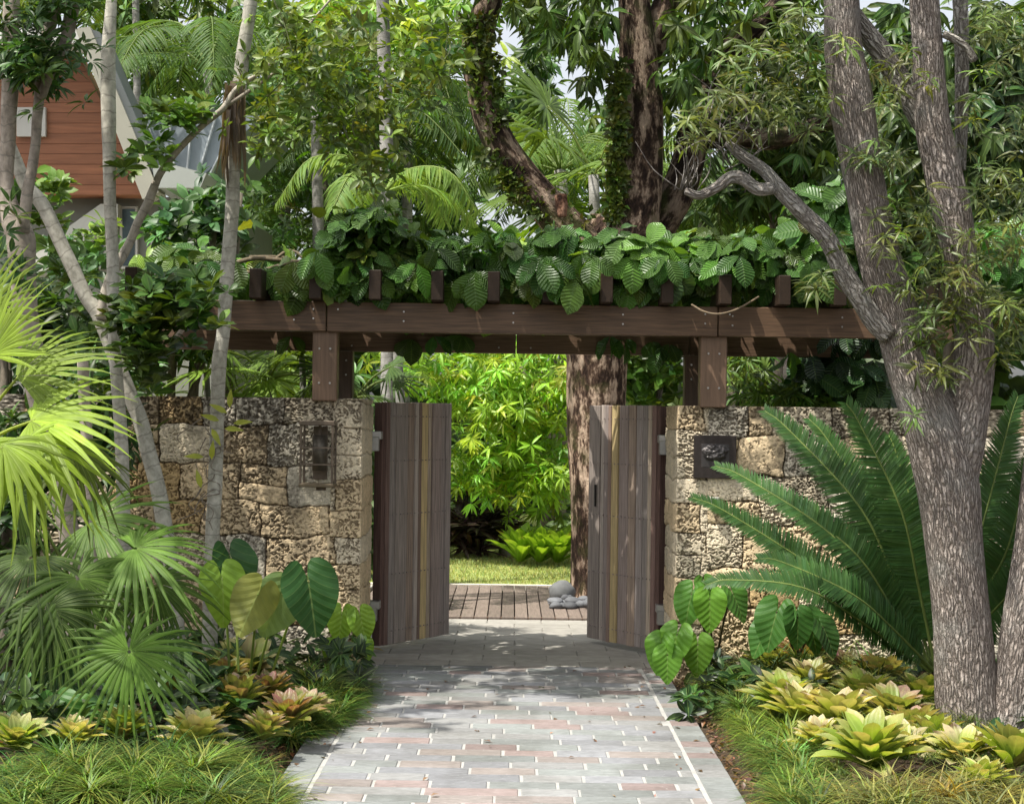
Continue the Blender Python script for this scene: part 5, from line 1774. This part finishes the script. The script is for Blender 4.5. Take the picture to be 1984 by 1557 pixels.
bush('green_shrub', 'dark leafy shrub behind the leaning pale trunk, above the end of the lantern wall', 'shrub', [(330, 650, 90, 70, 110, 13.0, .4), (200, 700, 90, 70, 90, 12.8, .4), (420, 560, 60, 50, 50, 13.1, .3)], T_LANCE, .17, (.055, .12, .024))
bush('green_shrub', 'dark leafy shrub at the left picture edge behind the sunlit fan palm', 'shrub', [(60, 620, 110, 110, 150, 11.4, .4), (120, 850, 120, 90, 110, 10.55, .15), (20, 980, 90, 90, 70, 10.5, .15)], T_LANCE, .16, (.045, .1, .022))

# palms in the background
def palm(label, base_px, top_px, d, rpx, nf, L, colr, el, seed, leaf_len=.45, droop=.3, name='feather_palm', group=None, kind='pin', bark=(.3, .29, .27)):
    a, b = P(base_px[0], base_px[1], d), P(top_px[0], top_px[1], d)
    a[2] = 0
    t = thing(name, label, 'palm', a, group)
    mb = MB()
    m = (a + b) / 2 + np.array((.04, 0, 0))
    tube(mb, [a, m, b], [px(rpx, d) * 1.15, px(rpx, d), px(rpx, d) * .85], 12, 8, bark, .04)
    mb.build('trunk', M['pale_bark'], t, True)
    if kind == 'pin':
        crown_fronds(t, b, nf, L, colr, el, leaf_len, droop, seed)
    else:
        for k in range(nf):
            an = k * 2.39996 + seed
            e = RNG.uniform(*el)
            dr = np.array((math.cos(an) * math.cos(e), math.sin(an) * math.cos(e), math.sin(e)))
            nn = np.array((-math.cos(an) * math.sin(e), -math.sin(an) * math.sin(e) - .5, math.cos(e) + .2))
            fan(t, b + dr * L * .55, dr, nn, L * .55, b, np.asarray(colr) * RNG.uniform(.7, 1.3), 24, 240, droop, .4, .12)
    return t


palm('grey palm trunk right of the house with a feathery crown overhead', (612, 1100), (612, 205), 20.0, 12, 12, 2.2, (.06, .12, .025), (-.2, .9), 0)
palm('feather palm with a sunlit arching frond behind the vine, left of the mango tree', (790, 1100), (745, 372), 15.0, 9, 6, .95, (.16, .27, .05), (.0, .8), 1, .33, .35)
palm('feather palm in the middle background behind the mango limbs', (1160, 1100), (1085, 330), 22.0, 13, 14, 1.9, (.1, .18, .035), (-.1, 1.0), 2)
palm('fan palm in the middle background between the two mango limbs', (1165, 1100), (1150, 340), 19.5, 12, 12, 1.7, (.12, .2, .035), (-.5, 1.1), .7, kind='fan', name='fan_palm', droop=.25)
palm('tall thin palm at the top left behind the house', (262, 1100), (262, -60), 21.0, 8, 11, 2.0, (.09, .15, .03), (-.4, .8), 2.2)
palm('feather palm behind the slender ringed palm trunk', (490, 1100), (400, 130), 19.0, 9, 12, 1.9, (.07, .14, .03), (-.3, .9), 3.1)
palm('dark feather palm left of the left mango limb', (770, 1100), (790, 270), 22.0, 11, 12, 1.8, (.045, .09, .022), (-.4, .8), 4.2)
palm('pale palm trunk seen just above the gate leaf of the lantern wall', (752, 1100), (735, -250), 16.5, 14, 8, 1.5, (.08, .16, .03), (.0, 1.0), 5.0, .3)
palm('pink grey palm trunk right of the lichened branch', (1520, 1100), (1515, 270), 18.2, 20, 10, 1.8, (.06, .11, .025), (-.2, .9), 1.7, bark=(.36, .31, .28))
palm('feather palm at the back under the mango canopy, right of its limbs', (1370, 1100), (1360, 420), 19.0, 11, 10, 1.5, (.1, .17, .035), (-.1, .9), 2.9)
# fan palms just behind the lantern wall
for (lab, x, y, d, nf, L, c, sd) in (('bright fan palm above the lantern wall next to the slender ringed trunk', 400, 720, 13.2, 11, .95, (.17, .28, .04), .2), ('fan palm above the lantern wall below the pergola beam', 520, 735, 13.0, 10, .75, (.13, .22, .035), 1.1),
                              ('dark fan palm right of the wooden post over the lantern wall', 690, 770, 12.7, 8, .6, (.05, .1, .025), 2.0), ('small fan palm left of the wooden post over the lantern wall', 585, 690, 12.8, 6, .55, (.13, .22, .04), 3.3)):
    palm(lab, (x, 1100), (x, y), d, 7, nf, L, c, (-.5, 1.2), sd, kind='fan', name='fan_palm', droop=.3)

# the far wood
dw = MB()
k = 1500
xs = RNG.uniform(-1100, 3100, k)
prof = lambda x: 200 + 110 * np.sin(x * .006 + 1) + 90 * np.sin(x * .017) + 190 * np.exp(-((x - 1130) / 60) ** 2) + 150 * np.exp(-((x - 1360) / 60) ** 2) + 130 * np.exp(-((x - 700) / 50) ** 2)
ys = prof(xs) + (1050 - prof(xs)) * RNG.random(k) ** .8
pts = np.array([P(a, b, RNG.uniform(27, 31)) for a, b in zip(xs, ys)])
whorls(dw, T_OVAL, pts, (0, -.5, .6) + .5 * randdir(k), 9, .62, (.06, .12, .022), (-.1, .9), .3, .45, 1.2)
o = dw.build('distant_trees', M['leaf'], None, True)
tag(o, 'dense green wood far behind the garden', 'trees', None, 'stuff')

# undergrowth in the beds
ug = MB()
pts = []
for (x0, x1, y0, y1, m) in ((-40, 470, 1330, 1480, 170), (380, 700, 1300, 1370, 70), (1330, 1990, 1300, 1400, 160), (1900, 2050, 1300, 1460, 40), (-60, 450, 1270, 1340, 150)):
    for k in range(m):
        q = G(RNG.uniform(x0, x1), RNG.uniform(y0, y1))
        pts.append(q + np.array((0, 0, RNG.uniform(.02, .3 if x1 < 1000 else .16))))
pts = np.array(pts)
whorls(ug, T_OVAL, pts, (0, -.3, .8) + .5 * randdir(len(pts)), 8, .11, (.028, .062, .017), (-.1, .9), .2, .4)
tag(ug.build('undergrowth', M['leaf_dark'], None, True), 'dark low leaves filling the shaded planting beds', 'undergrowth', None, 'stuff')
lt = MB()
k = 2600
pts = []
while len(pts) < k:
    side = RNG.random() < .5
    x = RNG.uniform(.98, 2.6) if side else RNG.uniform(-2.6, -.98)
    if RNG.random() < .5:
        x = (1.06 + abs(RNG.normal(0, .12))) if side else (-1.06 - abs(RNG.normal(0, .12)))
    pts.append((x, RNG.uniform(6.3, 11), -.01 + .02 * RNG.random()))
for k2 in range(110):
    pts.append((RNG.normal(0, .75) if k2 % 2 else RNG.choice([-1, 1]) * RNG.uniform(.75, 1.03), RNG.uniform(6.5, 11.5), .012))
k = len(pts)
T_CHIP = leaf_t(ell, .3, 2, .3, .3)
inst(lt, T_CHIP, pts, randdir(k) * (1, 1, .25), (0, 0, 1), RNG.uniform(.015, .05, k), tint((.17, .1, .06), k, .4, .1))
tag(lt.build('leaf_litter', M['leaf'], None, True), 'dry brown leaf litter along both edges of the driveway', 'leaf litter', None, 'stuff')
for (x, y, s, c, a, lab) in ((722, 1265, .085, (.5, .35, .04), .3, 'yellow fallen leaf at the foot of the gate leaf by the lantern wall'), (652, 1328, .1, (.52, .42, .05), 1.2, 'yellow fallen leaf beside the border grass at the driveway edge'),
                             (680, 1315, .11, (.45, .45, .18), 2.5, 'pale curled fallen leaf by the wall end on the driveway edge'), (1044, 1340, .05, (.06, .1, .02), .8, 'tiny green fallen sprig in the middle of the driveway'),
                             (1150, 1385, .03, (.16, .06, .04), 2, 'small dark red fallen leaf right of the driveway centre')):
    q = G(x, y)
    b = MB()
    inst(b, leaf_t(ell, .3, 5, .3, .3), [(0, 0, .016)], (math.cos(a), math.sin(a), .1), (0, 0, 1), s, c)
    o = b.build('fallen_leaf', M['leaf'], None, True)
    o.location = (q[0], q[1], .012)
    tag(o, lab, 'leaf', 'fallen leaves on the driveway')
